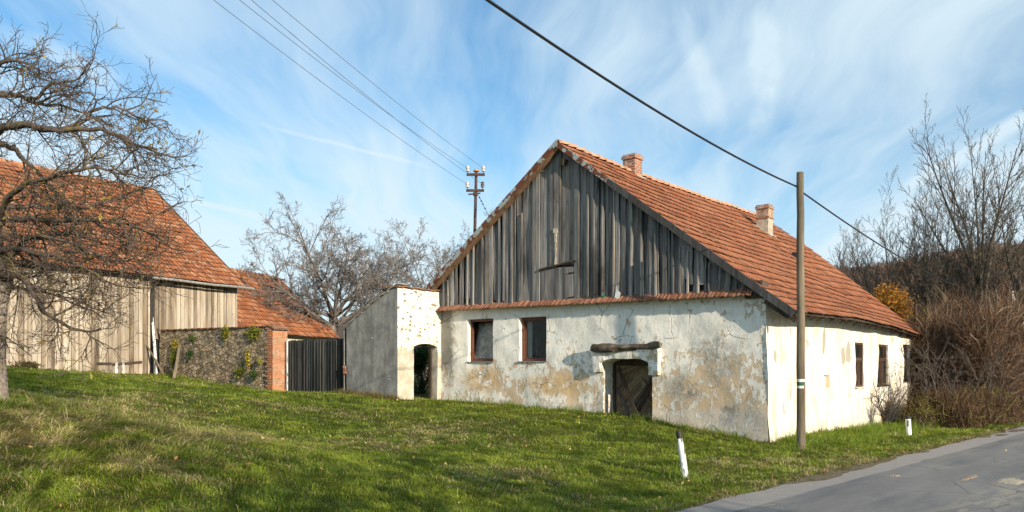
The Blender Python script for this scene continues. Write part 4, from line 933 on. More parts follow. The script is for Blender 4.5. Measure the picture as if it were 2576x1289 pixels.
# small lean-to roof of broken tiles behind the parapet
mb = MB(); random.seed(4)
for k in range(9):
    for l in range(3):
        y0 = .1+k*(pl-.2)/9; x0 = -.36-l*.22; r = random.random(); z0 = ztL+.10-l*.015+(ztR-ztL)*y0/pl+random.uniform(0, .02); mb.hexa([(x0-.24, y0, z0+.0), (x0, y0, z0-.03), (x0, y0+.18, z0-.03), (x0-.24, y0+.18, z0), (x0-.24, y0, z0+.02), (x0, y0, z0-.01), (x0, y0+.18, z0-.01), (x0-.24, y0+.18, z0+.02)], 0, r)
mb.build('broken_tiles', M['ltiles'], gate_w)
mb = MB(); mb.quad((-1.0, .05, ztR+.02), (-.34, .05, ztR+.0), (-.34, pl, ztR), (-1.0, pl, ztR+.02)); mb.build('lean_to_deck', M['oldwood'], gate_w)
# bricks showing at the foot of the wing's far end
mb = MB(); bx, bz = P_y(868, 928); random.seed(6)
for k in range(3):
    for l in range(1): mb.box(wl-.02, wl+.13-k*.02, -.012, .12, bz-.15+k*.08, bz-.08+k*.08, r=random.random(), jit=.01)
mb.build('exposed_bricks', M['obrick'], gate_w)

# wooden yard gate
GA = W(725, 997, 25.3); GB_ = W(864, 985, 23.6); GA.z = 0; GB_.z = 0; gd = (GB_-GA); glen = gd.length; gang = math.atan2(gd.y, gd.x)
yg = empty('yard_gate', GA, gang, label='black weathered plank gate between the brick pier and the grey cement wing', cat='gate')
mb = MB(); random.seed(12); x = 0.0; zt0 = W(725, 857, 25.3).z; zt1 = W(864, 853, 23.6).z; gb0 = W(725, 997, 25.3).z-.06; gb1 = W(864, 985, 23.6).z-.06
leaf = [MB(), MB()]
while x < glen-.02:
    x1 = min(glen, x+random.uniform(.10, .16)); t_ = x/glen; q = 0 if t_ < .42 else 1
    leaf[q].hexa([(x, -.0, gb0+(gb1-gb0)*t_), (x1-.006, random.uniform(-.01, .01), gb0+(gb1-gb0)*t_), (x1-.006, .025, gb0+(gb1-gb0)*t_), (x, .025, gb0+(gb1-gb0)*t_)]+[(a, b, zt0+(zt1-zt0)*t_+random.uniform(-.02, .02)) for a, b in ((x, random.uniform(-.012, .012)), (x1-.006, 0), (x1-.006, .025), (x, .025))], 0, random.random())
    if random.random() < .75: leaf[q].box(x1-.02, x1+.014, -.028, -.006, gb0+(gb1-gb0)*t_+.02, zt0-.04, r=random.random())
    x = x1
for q in range(2):
    xa, xb = ((.02, glen*.42), (glen*.42+.03, glen-.02))[q]
    lf = leaf[q].build('gate_leaf', M['blackboards'], yg)
    rl = MB(); rl.beam((xa, .05, gb0+.35), (xb, .05, gb0+.4), .05, .10); rl.build('rail', M['blackboards'], lf); rl = MB(); rl.beam((xa, .05, zt0-.35), (xb, .05, zt0-.32), .05, .10); rl.build('rail', M['blackboards'], lf)
mb = MB(); mb.box(-.09, -.02, -.02, .08, gb0, zt0+.0); mb.build('gate_post', M['whitepost'], yg)
mb = MB(); mb.box(glen+.0, glen+.09, .0, .09, gb1-.1, zt1+.02); mb.build('gate_post', M['blackboards'], yg)

# ------------------------------------------------------------------ rubble wall with brick pier
SB = W(688, 990, 25.1); SB.z = 0; SL = W(402, 940, 29.7); SL.z = 0
sdv = (SB-SL); slen = sdv.length; sang = math.atan2(sdv.y, sdv.x); sx = Vector((cos(sang), sin(sang), 0)); sy = Vector((-sin(sang), cos(sang), 0))
sw_ = empty('stone_wall', SL, sang, label='rubble stone yard wall ending in an orange brick pier, creepers on its face', cat='wall')
zt_l = W(402, 833, 29.7).z; zt_r = W(690, 823, 25.1).z
print('stone wall', slen, zt_l, zt_r)
wall_panel('stone_face', M['rubble'], sw_, 0, slen-.30, cst(.5), lambda s: zt_l+(zt_r-zt_l)*s/slen, [], lambda s, z, d: Vector((s, d, z)), .09, disp=lambda s, z: wob(s, z, .03, 9)+.018*mnoise.noise(Vector((s*9, z*9, 3))))
mb = MB(); mb.box(0, slen-.02, .03, .5, .5, min(zt_l, zt_r)-.02); mb.build('wall_core', M['rubble'], sw_)
# pier: brick quoin courses, alternately long and short
mb = MB(); random.seed(7); z = .55; k = 0; wd = .52
while z < zt_r+.0:
    x0 = slen-.30-(.11 if k % 2 else 0)+random.uniform(-.01, .01); 
    for (a, b) in ((x0, slen-.12), (slen-.11, slen)):
        mb.box(a, b-.006, -.03+random.uniform(-.008, .008), wd, z, z+.062, r=random.random())
    z += .076; k += 1
mb.box(slen-.3, slen-.016, -.012, wd-.02, .5, zt_r-.01, 1)
mb.build('brick_pier', [M['obrick'], M['chplaster']], sw_)
def c_arr(): 
    pts = [(x_, .24, zt_l+(zt_r-zt_l)*x_/slen+.02) for x_ in np.linspace(-.05, slen-.45, 9)]+[(slen-.2, .24, zt_r+.05), (slen+.08, .24, zt_r-.06)]; return pts
coping(c_arr(), 'coping', clay, .60, sw_, .035)

# ------------------------------------------------------------------ barn
BA = radians(30.1); BX = Vector((sin(BA), cos(BA), 0)); BY = Vector((-cos(BA), sin(BA), 0))   # BX along the front (away), BY into the barn
B0 = Vector((-13.8, 30.5, 0)); brn = empty('barn', B0, math.atan2(BX.y, BX.x), label='large barn with pale vertical boards and high orange tiled roof behind the fruit tree', cat='barn')
def bfront(px, py, y=0.0):
    r = hray(px, py); o = Vector((0, 0, EYE))-B0; t_ = (y-o.dot(BY))/r.dot(BY); p = o+r*t_; return p.dot(BX), p.z
bx1 = bfront(596, 800)[0]; bx0 = -14.0; bze = bfront(380, 697)[1]; be1 = bfront(615, 723, -.45); rdg = bfront(408, 487, 5.5); bridge_l = bfront(150, 431, 5.5); print('barn', bx1, bze, be1, rdg, bridge_l)
EZ = be1[1]+.02; BX1 = be1[0]
def roofB(u, v):
    x = BX1+(bx0-BX1)*u; y = -.5+(5.5+.5)*(1-v); zr = rdg[1]+(bridge_l[1]-rdg[1])*np.clip(u*(BX1-bx0)/(rdg[0]-bridge_l[0]), 0, 2); z = zr+(EZ-zr)*v
    return x, y, z-.12*np.sin(pi*u)*(1-v)+.04*(vnoise(u*18, v*7, .5, 31)-.5)*2*np.minimum(1, u*9)+.1*v*v*np.clip(u*1.5, 0, .6)
def tile_roof_g(name, S, m, parent, nu, nv, lu, lv, seed, **kw):
    # same tiler with slopes given as functions of (u,v) whose ridge runs along local x
    S2 = lambda u, v: (S(u, v)[1], S(u, v)[0], S(u, v)[2])
    o = tile_roof(name, S2, m, parent, nu, nv, lu, lv, seed, **kw)
    for ob in [o]+[c for c in parent.children if c.name.startswith('roof_boarding') and not c.get('_fx')]:
        me = ob.data; n = len(me.vertices); a = np.empty(n*3, dtype=np.float32); me.vertices.foreach_get('co', a); a = a.reshape(-1, 3)[:, [1, 0, 2]]; me.vertices.foreach_set('co', a.ravel()); me.flip_normals(); me.update()
        if ob is not o: ob['_fx'] = 1
    return o
tile_roof_g('roof', roofB, M['btiles'], brn, 90, 23, BX1-bx0, 7.6, 41, lift=.045, jit=.022, wave=.03)
mb = MB(); mb.quad((BX1, 5.5, rdg[1]), (bx0, 5.5, rdg[1]), (bx0, 11.5, EZ), (BX1, 11.5, EZ)); mb.build('rear_roof', M['ltiles'], brn)
mb = MB(); random.seed(14)
for k in range(46):
    u = k/46; x_, y_, z_ = [float(q[0]) for q in roofB(np.array([u]), np.array([0.0]))]; u2 = min(1, (k+1.12)/46); x2, y2, z2 = [float(q[0]) for q in roofB(np.array([u2]), np.array([0.0]))]
    mb.tube([(x_, 5.5, z_+.0), (x2, 5.5, z2+.03)], [.09, .12], 8, r=random.random())
mb.build('ridge_tiles', plain('barn_ridge_clay', (.42, .20, .11), var=.4, nsc=5), brn)
mb = MB(); mb.beam((BX1+.03, -.5, EZ-.04), (BX1+.03, 5.5, rdg[1]-.02), .05, .16, segs=6, wob=.01); mb.build('verge_board', M['oldwood'], brn)
# boards: upper field to the right, big doors and lower field to the left (set a little forward)
random.seed(15)
def board_field(x0, x1, zlo, zhi, f0, wmin=.09, wmax=.18, rot=.0):
    mb = MB(); x = x0
    while x < x1-.03:
        xb = min(x1, x+random.uniform(wmin, wmax)); f = f0-random.uniform(0, .018)-(.018 if random.random() < .35 else 0); zl = zlo(x)+(random.uniform(0, .25)**2 if random.random() < .5 else 0)*rot; r = random.random(); s = random.uniform(-.01, .01)
        mb.hexa([(x, f, zl), (xb-.008, f+s*.4, zl+random.uniform(-.03, .03)*rot), (xb-.008, f+.025, zl), (x, f+.025, zl), (x+s, f, zhi(x)), (xb-.008+s, f, zhi(xb)), (xb-.008+s, f+.025, zhi(xb)), (x+s, f+.025, zhi(x))], 0, r)
        if random.random() < .25: mb.box(xb-.03, xb+.012, f-.018, f-.001, zl+.05, zhi(x)-.05, r=random.random())
        x = xb+random.uniform(-.004, .022)
    return mb
bgz = lambda x: G(*(B0+BX*x).xy)
board_field(.10, bx1, lambda x: bgz(x)-.1, lambda x: EZ+.16, -.02).build('board_wall', M['bboards'], brn)
board_field(-9.5, -.12, lambda x: bgz(x)+.02, lambda x: bze+.02-.01*x, -.10, rot=1).build('board_wall', M['bboards'], brn)
x_d0, x_d1 = bfront(232, 800)[0], bfront(352, 800)[0]
mb = board_field(x_d0, x_d1, lambda x: bgz(x)+.02, lambda x: bze-.35, -.15, .12, .2, 1); bd = mb.build('barn_door', M['bboards'], brn)
mb = MB(); 
for (xa, xb, zz, tl) in ((x_d1-1.25, x_d1-.05, bgz(x_d1)+.38, .10), (x_d0+.05, x_d0+.6, bgz(x_d0)+.33, 0)): mb.beam((xa, -.19, zz), (xb, -.19, zz+tl), .02, .09, up=(0, 0, 1))
mb.build('door_strap', M['oldwood'], bd)
mb = MB(); mb.box(-13.9, -9.5, -.06, .0, .5, bze+.05); mb.box(-13.9, -13.8, 0, 11, .5, bze); mb.box(-13.8, bx1, 10.9, 11, .5, bze); mb.box(bx1-.1, bx1-.02, .03, 10.9, .5, EZ+.1); mb.build('side_boards', M['bboards'], brn)
mb = MB(); mb.quad((-13.8, .12, .4), (bx1-.05, .12, .4), (bx1-.05, .12, bze), (-13.8, .12, bze)); mb.poly([(bx1-.05, 0.1, EZ), (bx1-.05, 10.9, EZ), (bx1-.05, 5.5, rdg[1]-.1)]); mb.build('dark_backing', M['black'], brn)
mb = MB(); mb.beam((-14, -.28, bze+.17), (bx1+.1, -.10, EZ+.17), .12, .14, segs=4); mb.build('eave_beam', M['oldwood'], brn)
mb = MB(); g0 = bfront(382, 698, -.55); pts = [(g0[0]+t_*(BX1+.38-g0[0]), -.60, g0[1]-.02+t_*(EZ-.05-g0[1])+.015*sin(t_*9)) for t_ in np.linspace(0, 1, 8)]; mb.tube(pts, .05, 8); mb.build('gutter', M['zinc'], brn)
mb = MB(); mb.box(-.14, .02, -.16, -.02, bgz(0)-.1, bze+.1, jit=.004); mb.build('corner_post', M['oldwood'], brn)
mb = MB(); mb.tube([(-.18, -.55, g0[1]-.06), (-.18, -.26, g0[1]-.5), (-.16, -.24, bgz(0)+.1)], .04, 7); mb.build('downpipe', M['black'], brn)
for (pa, pb, lab) in (((376, 895), (378, 910), ''),): pass
for (xa, ww) in ((bfront(282, 900)[0], .10), (bfront(300, 900)[0], .07)):
    mb = MB(); z = bgz(xa); mb.box(xa, xa+ww, -.20, -.175, z, z+.42); mb.build('pale_board', M['whitepost'], brn)
# poles leaning by the barn corner
for (pa, da, pb, db, r_, mm, lab) in (((383, 800), 30.3, (394, 937), 29.6, .055, 'whitepost', 'tall pale pole leaning beside the dark corner post of the barn'),
        ((368, 867), 30.2, (415, 935), 29.2, .035, 'polewood', 'slim grey pole propped slantwise across the barn corner'),
        ((396, 828), 30.2, (421, 930), 29.3, .045, 'rustmetal', 'rusty brown pole leaning between the barn corner and the rubble wall'),
        ((452, 868), 28.5, (437, 936), 28.2, .06, 'polewood', 'short thick stake leaning against the rubble wall face'),
        ((392, 870), 30.0, (389, 936), 29.5, .03, 'greywood', 'short thin grey stick standing by the barn corner post')):
    A_, B_ = W(*pa, da), W(*pb, db); B_.z = G(B_.x, B_.y)-.03; mb = MB(); mb.tube([(0, 0, 0), (A_-B_)*.5+Vector((.01, 0, 0)), A_-B_], [r_*1.1, r_, r_*.85], 7); tag(mb.build('pole', M[mm], None, smooth=True, loc=B_), lab, 'pole', 'poles leaning by the barn corner')
# litter at the barn's foot
mb = MB(); p = W(240, 943, 32); p.z = G(p.x, p.y)+.02; mb.hexa([(-.12, -.1, 0), (.14, -.08, 0), (.13, .1, 0), (-.12, .08, 0), (-.06, -.05, .10), (.08, -.03, .14), (.05, .06, .12), (-.05, .05, .07)], 0); tag(mb.build('plastic_bag', plain('pale_blue_plastic', (.30, .52, .66), .4, .5, var=.4, nsc=30), None, loc=p), 'crumpled pale blue plastic bag on the grass at the foot of the barn', 'bag')

# ------------------------------------------------------------------ outbuilding behind the gate
OA = radians(22); OX = Vector((sin(OA), cos(OA), 0)); OY = Vector((-cos(OA), sin(OA), 0)); O0 = W(852, 900, 44.0); O0.z = 0
outb = empty('outbuilding', O0, math.atan2(OX.y, OX.x), label='low outbuilding with orange tiled roof between barn and bare tree, cream wall', cat='outbuilding')
def ofr(px, py, y=0.0):
    r = hray(px, py); o = Vector((0, 0, EYE))-O0; t_ = (y-o.dot(OY))/r.dot(OY); p = o+r*t_; return p.dot(OX), p.z
oe = ofr(857, 851, -.35); oe2 = ofr(725, 843, -.35); orr = ofr(703, 704, 3.6); orl = ofr(590, 682, 3.6); print('outb', oe, oe2, orr, orl)
OLN = 10.5
def roofO(u, v):
    x = oe[0]-OLN*u; zr = orr[1]+(orl[1]-orr[1])*np.clip(u*OLN/max(.1, (orr[0]-orl[0])), 0, 2.2); ze = oe[1]+(oe2[1]-oe[1])*np.clip(u*OLN/max(.1, oe[0]-oe2[0]), 0, 1.8); xx = x+(orr[0]-oe[0])*(1-v)*np.clip(1-u*3, 0, 1)
    return xx, -.35+3.95*(1-v), zr+(ze-zr)*v+.025*(vnoise(u*14, v*4, .5, 51)-.5)*2
tile_roof_g('roof', roofO, M['btiles'], outb, 48, 15, 10.5, 5.0, 42, lift=.04, jit=.012)
mb = MB(); mb.quad((orr[0], 3.6, orr[1]), (oe[0]-OLN, 3.6, orr[1]), (oe[0]-OLN, 7.5, oe[1]), (oe[0], 7.5, oe[1])); mb.build('rear_roof', M['ltiles'], outb)
mb = MB()
for k in range(34):
    u, u2 = k/34, min(1, (k+1.1)/34); a = [float(q[0]) for q in roofO(np.array([u]), np.array([0.]))]; b_ = [float(q[0]) for q in roofO(np.array([u2]), np.array([0.]))]; mb.tube([(a[0], a[1], a[2]), (b_[0], b_[1], b_[2]+.03)], [.08, .11], 7)
mb.build('ridge_tiles', plain('outbuilding_ridge_clay', (.46, .23, .13), var=.4, nsc=5), outb)
mb = MB(); mb.beam((oe[0]+.02, -.35, oe[1]-.05), (orr[0]+.02, 3.6, orr[1]-.05), .05, .12, segs=3); mb.build('verge_board', M['oldwood'], outb)
mb = MB(); zt_ = oe[1]; mb.box(oe[0]-OLN, oe[0]-.3, 0, .3, .3, zt_-.02); mb.poly([(oe[0]-.3, 0.3, .3), (oe[0]-.3, 7.2, .3), (oe[0]-.3, 7.2, zt_), (oe[0]-.3, 3.6, orr[1]-.2), (oe[0]-.3, 0.3, zt_)]); mb.build('wall', plain('cream_wall', (.62, .55, .42), var=.15), outb)
m_x, m_z = ofr(693, 768, 2.0); m_t = ofr(692, 704, 2.0)[1]
mb = MB(); mb.tube([(m_x, 2.0, m_z-.4), (m_x, 2.0, m_t)], .05, 8); mb.beam((m_x-.35, 2.0, m_t+.02), (m_x+.45, 1.75, m_t+.02), .09, .09); o_ = mb.build('roof_mast', M['rustmetal'], outb)
mb = MB(); mb.tube([(m_x, 2.0, m_z-.1), (m_x, 2.0, m_z+.14)], [.19, .08], 10); mb.build('mast_collar', M['zinc'], o_)

# ------------------------------------------------------------------ masts, poles, cables
MP = W(1192, 600, 25.0); mastz = W(1198, 432, 25.0)
mast = empty('roof_mast', (MP.x, MP.y, MP.z-1.2), 0, label='rusty steel service mast with two crossarms behind the boarded gable', cat='mast')
mo = Vector(mast.location); mtop = mastz-mo; ppm = 25.0/FPX
mb = MB(); mb.tube([(0, 0, 0), (mtop.x*.5, 0, mtop.z*.5), tuple(mtop)], [.055, .05, .045], 10); mpole = mb.build('mast_pole', M['rustmetal'], mast, smooth=True)
mb = MB(); mb.tube([mtop, mtop+Vector((0, 0, .05)), mtop+Vector((0, 0, .075))], [.095, .085, .03], 10); mb.build('mast_cap', plain('orange_cap', (.50, .22, .08), var=.2), mast, smooth=True)
att = []
for (pl_px, pr_px, py, ins) in ((1174, 1220, 441, ((1177, 424), (1216, 424))), (1173, 1218, 481, ((1176, 463), (1214, 463)))):
    a = W(pl_px, py, 25.0)-mo; b = W(pr_px, py, 25.0)-mo; mb = MB(); mb.beam(a-Vector((0, .07, 0)), b-Vector((0, .07, 0)), .06, .075); arm = mb.build('crossarm', M['rustmetal'], mast)
    for n_, (ix, iy) in enumerate(ins):
        c = W(ix, py, 25.0)-mo-Vector((0, .07, 0)); mb = MB(); mb.tube([c+Vector((0, 0, .02)), c+Vector((0, 0, .10))], .012, 6, m=1)
        mb.tube([c+Vector((0, 0, z_)) for z_ in (.09, .11, .14, .15, .18, .19, .23, .25, .28)], [.02, .06, .055, .035, .065, .045, .05, .06, .02], 10)
        mb.build('insulator', [M['porcelain'] if not (py > 460 and n_) else plain('dark_insulator', (.10, .09, .08), .3, .5, var=.3), M['rustmetal']], arm, smooth=True); att.append(c+mo+Vector((0, 0, .2)))
mb = MB(); c = W(1196, 489, 25.0)-mo; mb.beam(c+Vector((-.22, -.06, -.02)), c+Vector((.16, -.06, .02)), .05, .04); mb.tube([c+Vector((0, 0, -.05)), c+Vector((0, 0, .05))], .075, 10); mb.build('clamp', M['rustmetal'], mast)
g1 = W(1231, 546, 24.2); c = W(1203, 491, 25.0); mb = MB(); mb.tube([c-mo, c.lerp(g1, .5)-mo, g1-mo, c.lerp(g1, 1.5)-mo+Vector((0, .3, .0))], .008, 5)
for t_ in (.12, .28, .42, .62): q = c.lerp(g1, t_)-mo; mb.tube([q-(g1-c)*.02, q, q+(g1-c)*.03], [.012, .028, .012], 6)
mb.build('guy_wire', M['black'], mast)
# the four power wires run level towards the pole line behind the camera's left
for n_, (i_, top_px, lab) in enumerate(((0, 602, 'thin wire from the upper left insulator of the rusty roof mast'), (1, 675, 'thin wire from the upper right insulator, rightmost of the four above'),
                                   (2, 537, 'thin wire from the lower left insulator, lowest of the four'), (3, 632, 'thin wire reaching the dark lower right insulator of the roof mast'))):
    A_ = att[i_]; T = W(top_px, 0, 12.0); d = T-A_; E_ = T+d*.9; mb = MB(); pts = []
    for k in range(25):
        t_ = k/24; p = A_.lerp(E_, t_); sagm = (.33 if i_ != 1 else .28); pts.append(p-A_+Vector((0, 0, -sagm*4*t_*(1-t_)+sagm*4*(.5263*.4737)*t_/.5263 if False else -sagm*4*t_*(1-t_))))
    # lift the far end so the wire still crosses the same height mid-way
    lift = .33*4*.5263*.4737; pts = [p+Vector((0, 0, lift*(k/24)/.5263*1.0)) for k, p in enumerate(pts)]
    mb.tube(pts, .0052, 5); tag(mb.build('power_wire', M['wire'], None, loc=A_), lab, 'wire', 'power wires on the roof mast')

# near utility pole
UP = W(2015, 1135, 15.4); ub = G(UP.x, UP.y); up = empty('utility_pole', (UP.x, UP.y, ub), 0, label='round grey wooden pole on the verge before the farmhouse, white-green-white trail mark', cat='pole')
ptop = W(2013, 434, 15.4); mb = MB(); random.seed(20)
pts = [Vector((0, 0, -.3))]+[Vector(((ptop.x-UP.x)*t_+random.uniform(-.006, .006), 0, (ptop.z-ub)*t_)) for t_ in np.linspace(.01, 1, 14)]; rad = [.088]+list(np.linspace(.086, .066, 14)); mb.tube(pts, rad, 14); pb = mb.build('shaft', M['polewood'], up, smooth=True, sharp=40)
view_a = math.atan2(-UP.y, -UP.x)+.12
for (py0, py1, mm) in ((954, 961, 'whitepaint'), (962, 970, 'greenpaint'), (971, 977, 'whitepaint')):
    z0, z1 = W(2015, py1, 15.4).z-ub, W(2015, py0, 15.4).z-ub; mb = MB()
    for k in range(12):
        a0, a1 = view_a-1.25+2.5*k/12, view_a-1.25+2.5*(k+1)/12; R_ = .082; cx = (ptop.x-UP.x)*.25*0+(ptop.x-UP.x)*(z0/(ptop.z-ub)); mb.quad((cx+cos(a0)*R_, sin(a0)*R_, z0+.004*sin(k)), (cx+cos(a1)*R_, sin(a1)*R_, z0+.004*sin(k+1)), (cx+cos(a1)*R_, sin(a1)*R_, z1), (cx+cos(a0)*R_, sin(a0)*R_, z1))
    mb.build('trail_mark', M[mm], up)
mb = MB(); hk = W(2005, 470, 15.4)-Vector((UP.x, UP.y, ub)); mb.tube([hk+Vector((.05, 0, .02)), hk+Vector((-.02, 0, .02)), hk+Vector((-.03, 0, -.01))], .014, 6); mb.build('hook', M['black'], up)
A_ = W(2005, 470, 15.4); T = W(1226, 0, 7.6); E_ = T+(T-A_)*1.2; mb = MB(); pts = []
for k in range(41):
    t_ = k/40; p = A_.lerp(E_, t_)-A_; sg = .62; tm = 1/2.2; pts.append(p+Vector((0, 0, -sg*4*t_*(1-t_)+sg*4*(1-tm)*t_)))
mb.tube(pts, .0165, 7); tag(mb.build('overhead_cable', M['cable'], None, smooth=True, loc=A_), 'thick black cable from the top of the near wooden pole over the lawn', 'cable')
FP = W(2546, 1060, 40.0); FP.z = 0; A_ = W(2021, 486, 15.42); E_ = W(2546, 752, 40.0); mb = MB(); pts = []
for k in range(33):
    t_ = k/32; p = A_.lerp(E_, t_)-A_; pts.append(p+Vector((0, 0, -.55*4*t_*(1-t_))))
mb.tube(pts, .016, 6); tag(mb.build('overhead_cable', M['cable'], None, smooth=True, loc=A_), 'thin black cable from the near wooden pole down behind the roof to the trees', 'cable')
# far concrete pole
fp = empty('utility_pole', FP, 0, label='pale far pole half hidden in the brown thicket at the right', cat='pole'); mb = MB(); zt_ = W(2546, 748, 40).z; mb.tube([(0, 0, -.2), (-.02, 0, zt_)], [.16, .12], 10); mb.build('shaft', plain('pale_concrete', (.50, .48, .44), var=.15), fp, smooth=True, sharp=40)
mb = MB(); mb.box(-.13, .05, -.25, -.1, zt_-.15, zt_+.28); mb.build('pole_box', M['whiteplastic'], fp)
q = W(2303, 828, 30); q.z = 0; mb = MB(); zt_ = W(2303, 763, 30).z; mb.tube([(0, 0, 0), (0, 0, zt_)], .055, 8); mb.tube([(0, 0, W(2303, 832, 30).z), (0, 0, W(2303, 824, 30).z)], [.12, .07], 8); tag(mb.build('thin_mast', M['rustmetal'], None, smooth=True, sharp=40, loc=q), 'thin rusty mast rising behind the low end of the farmhouse roof', 'mast')

# old white wooden roadside post
WP = W(1726, 1213, 12.1); wz = G(WP.x, WP.y)-.03; wt = W(1707, 1085, 12.1); wpost = empty('marker_post', (WP.x, WP.y, wz), 0, label='old leaning wooden roadside post with flaking white paint and black top', cat='post')
d = wt-Vector(wpost.location); mb = MB(); random.seed(30); pts = [d*t_+Vector((random.uniform(-.004, .004), 0, 0)) for t_ in (-.1, 0, .25, .5, .7, .86)]; mb.tube(pts, [.056, .056, .053, .050, .046, .044], 11); mb.build('shaft', M['whitepost'], wpost, smooth=True, sharp=40)
mb = MB(); mb.tube([d*.858, d*.97, d*1.0, d*1.008], [.047, .045, .036, .012], 11); mb.build('black_top', M['black'], wpost, smooth=True, sharp=45)
# plastic delineator
DP = W(2287, 1098, 19.9); dz0 = G(DP.x, DP.y)-.02; dl = empty('marker_post', (DP.x, DP.y, dz0), -TH*.4, label='straight white plastic delineator post with black top by the far verge', cat='post'); ht = W(2284, 1047, 19.9).z-dz0
mb = MB(); R_ = .062
def prism(z0, z1, r0): 
    n_ = 10; i_ = len(mb.v)
    for z_, t_ in ((z0, 0), (z1, 0)):
        for k in range(n_): an = 2*pi*k/n_; mb.v.append((cos(an)*r0*1.0-.03*z_/ht, sin(an)*r0*.8, z_)); mb.r.append(.5)
    for k in range(n_): mb.f.append((i_+k, i_+(k+1) % n_, i_+n_+(k+1) % n_, i_+n_+k)); mb.m.append(0)
    mb.f.append(tuple(i_+n_+k for k in range(n_))); mb.m.append(0)
prism(-.1, ht*.85, R_); mb.build('shaft', M['whiteplastic'], dl, smooth=True, sharp=40)
mb = MB(); prism(ht*.852, ht*1.0, R_*.98); mb.build('black_top', M['black'], dl, smooth=True, sharp=40)
mb = MB(); mb.box(-.055, -.02, -.062, -.035, ht*.50, ht*.80); mb.build('reflector', plain('dark_reflector', (.06, .05, .05), .3, .6, var=.1), dl)

# ------------------------------------------------------------------ vegetation
class Tubes:
    """many branches -> one mesh"""
    def __init__(s): s.V = []; s.F = []; s.nv = 0; s.tips = []
    def add(s, P, R):
        P = np.asarray(P, float); L = len(P); R = np.asarray(R, float); n = 7 if R[0] > .08 else 5 if R[0] > .03 else 3
        T = np.empty_like(P); T[1:-1] = P[2:]-P[:-2]; T[0] = P[1]-P[0]; T[-1] = P[-1]-P[-2]; T /= np.linalg.norm(T, axis=1)[:, None]+1e-9
        ref = np.array([.31, .17, .93]) if abs(T[0, 2]) < .85 else np.array([.9, .3, .1]); U_ = np.cross(T, ref); U_ /= np.linalg.norm(U_, axis=1)[:, None]+1e-9; B_ = np.cross(T, U_)
        an = np.arange(n)*2*pi/n; ring = (U_[:, None]*np.cos(an)[None, :, None]+B_[:, None]*np.sin(an)[None, :, None])*R[:, None, None]+P[:, None]
        s.V.append(ring.reshape(-1, 3)); q = np.arange(n); k = (np.arange(L-1)*n)[:, None]; a = k+q; b = k+(q+1) % n
        s.F.append(np.stack([a, b, b+n, a+n], -1).reshape(-1, 4)+s.nv); s.nv += L*n
    def build(s, name, m, parent): return fast_mesh(name, np.concatenate(s.V), np.concatenate(s.F), m, parent, smooth=True)
def unit(v): return v/(np.linalg.norm(v)+1e-9)
def grow(tb, rs, p0, d0, L, r0, r1, lvl, P):
    """one branch and its children. P: dict of per-level lists"""
    n = P['seg'][lvl]; pts = [np.array(p0, float)]; d = unit(np.array(d0, float)); st = L/n; w_ = P['wob'][lvl]; up = P['up'][lvl]; wv = rs.normal(size=3)
    for k in range(n):
        wv = wv*.6+rs.normal(size=3)*.8; d = unit(d+wv*w_+np.array([0, 0, up])); pts.append(pts[-1]+d*st)
    pts = np.array(pts); R = r0+(r1-r0)*np.linspace(0, 1, n+1); tb.add(pts, R)
    if lvl+1 < len(P['n']): spawn(tb, rs, pts, R, L, lvl+1, P)
    else: tb.tips.append(pts[-1])
def spawn(tb, rs, pts, R, L, lvl, P, t0=None, t1=1.0, num=None):
    n = num if num is not None else P['n'][lvl]; n = max(1, int(n*rs.uniform(.75, 1.25))) if n >= 2 else n; t0 = P['t0'][lvl] if t0 is None else t0
    for k in range(n):
        t = t0+(t1-t0)*((k+rs.uniform(.1, .9))/n); f = t*(len(pts)-1); i = min(int(f), len(pts)-2); p = pts[i]+(pts[i+1]-pts[i])*(f-i); dr = unit(pts[i+1]-pts[i]); r = (R[i]+(R[i+1]-R[i])*(f-i))
        a = rs.normal(size=3); a = unit(a-dr*a.dot(dr)); ang = radians(P['ang'][lvl]*rs.uniform(.7, 1.25)); d = dr*cos(ang)+a*sin(ang); d = unit(d+np.array(P.get('bias', (0, 0, 0)))*P['bw'][lvl] if 'bw' in P else d)
        l = P['len'][lvl]*(L if P.get('rel', True) else 1)*rs.uniform(.6, 1.2)*(1-.35*t if P.get('taper', 1) else 1); rr = min(r*.75, max(P['rmin'], P['rad'][lvl]*rs.uniform(.8, 1.2)))
        grow(tb, rs, p, d, l, rr, max(P['rmin']*.8, rr*.35), lvl, P)
def leaves_mesh(name, C_, size, cols, m, parent, rs, flat=0.0, curl=True):
    """quads round the centres C_; cols (k,3) palette"""
    n = len(C_); a = rs.normal(size=(n, 3)); a /= np.linalg.norm(a, axis=1)[:, None]; b = np.cross(a, rs.normal(size=(n, 3))); b /= np.linalg.norm(b, axis=1)[:, None]; s_ = (size*rs.uniform(.6, 1.4, n))[:, None]
    c = np.cross(a, b)*.25
    V = np.stack([C_-a*s_, C_+b*s_*.5+c*s_, C_+a*s_, C_-b*s_*.5+c*s_], 1).reshape(-1, 3); F = np.arange(n*4).reshape(n, 4)
    pal = np.array(cols)[rs.randint(0, len(cols), n)]*rs.uniform(.7, 1.3, (n, 1)); col = np.repeat(np.concatenate([pal, np.ones((n, 1))], 1), 4, 0)
    return fast_mesh(name, V, F, m, parent, attrs={'col': ('FLOAT_COLOR', col)})

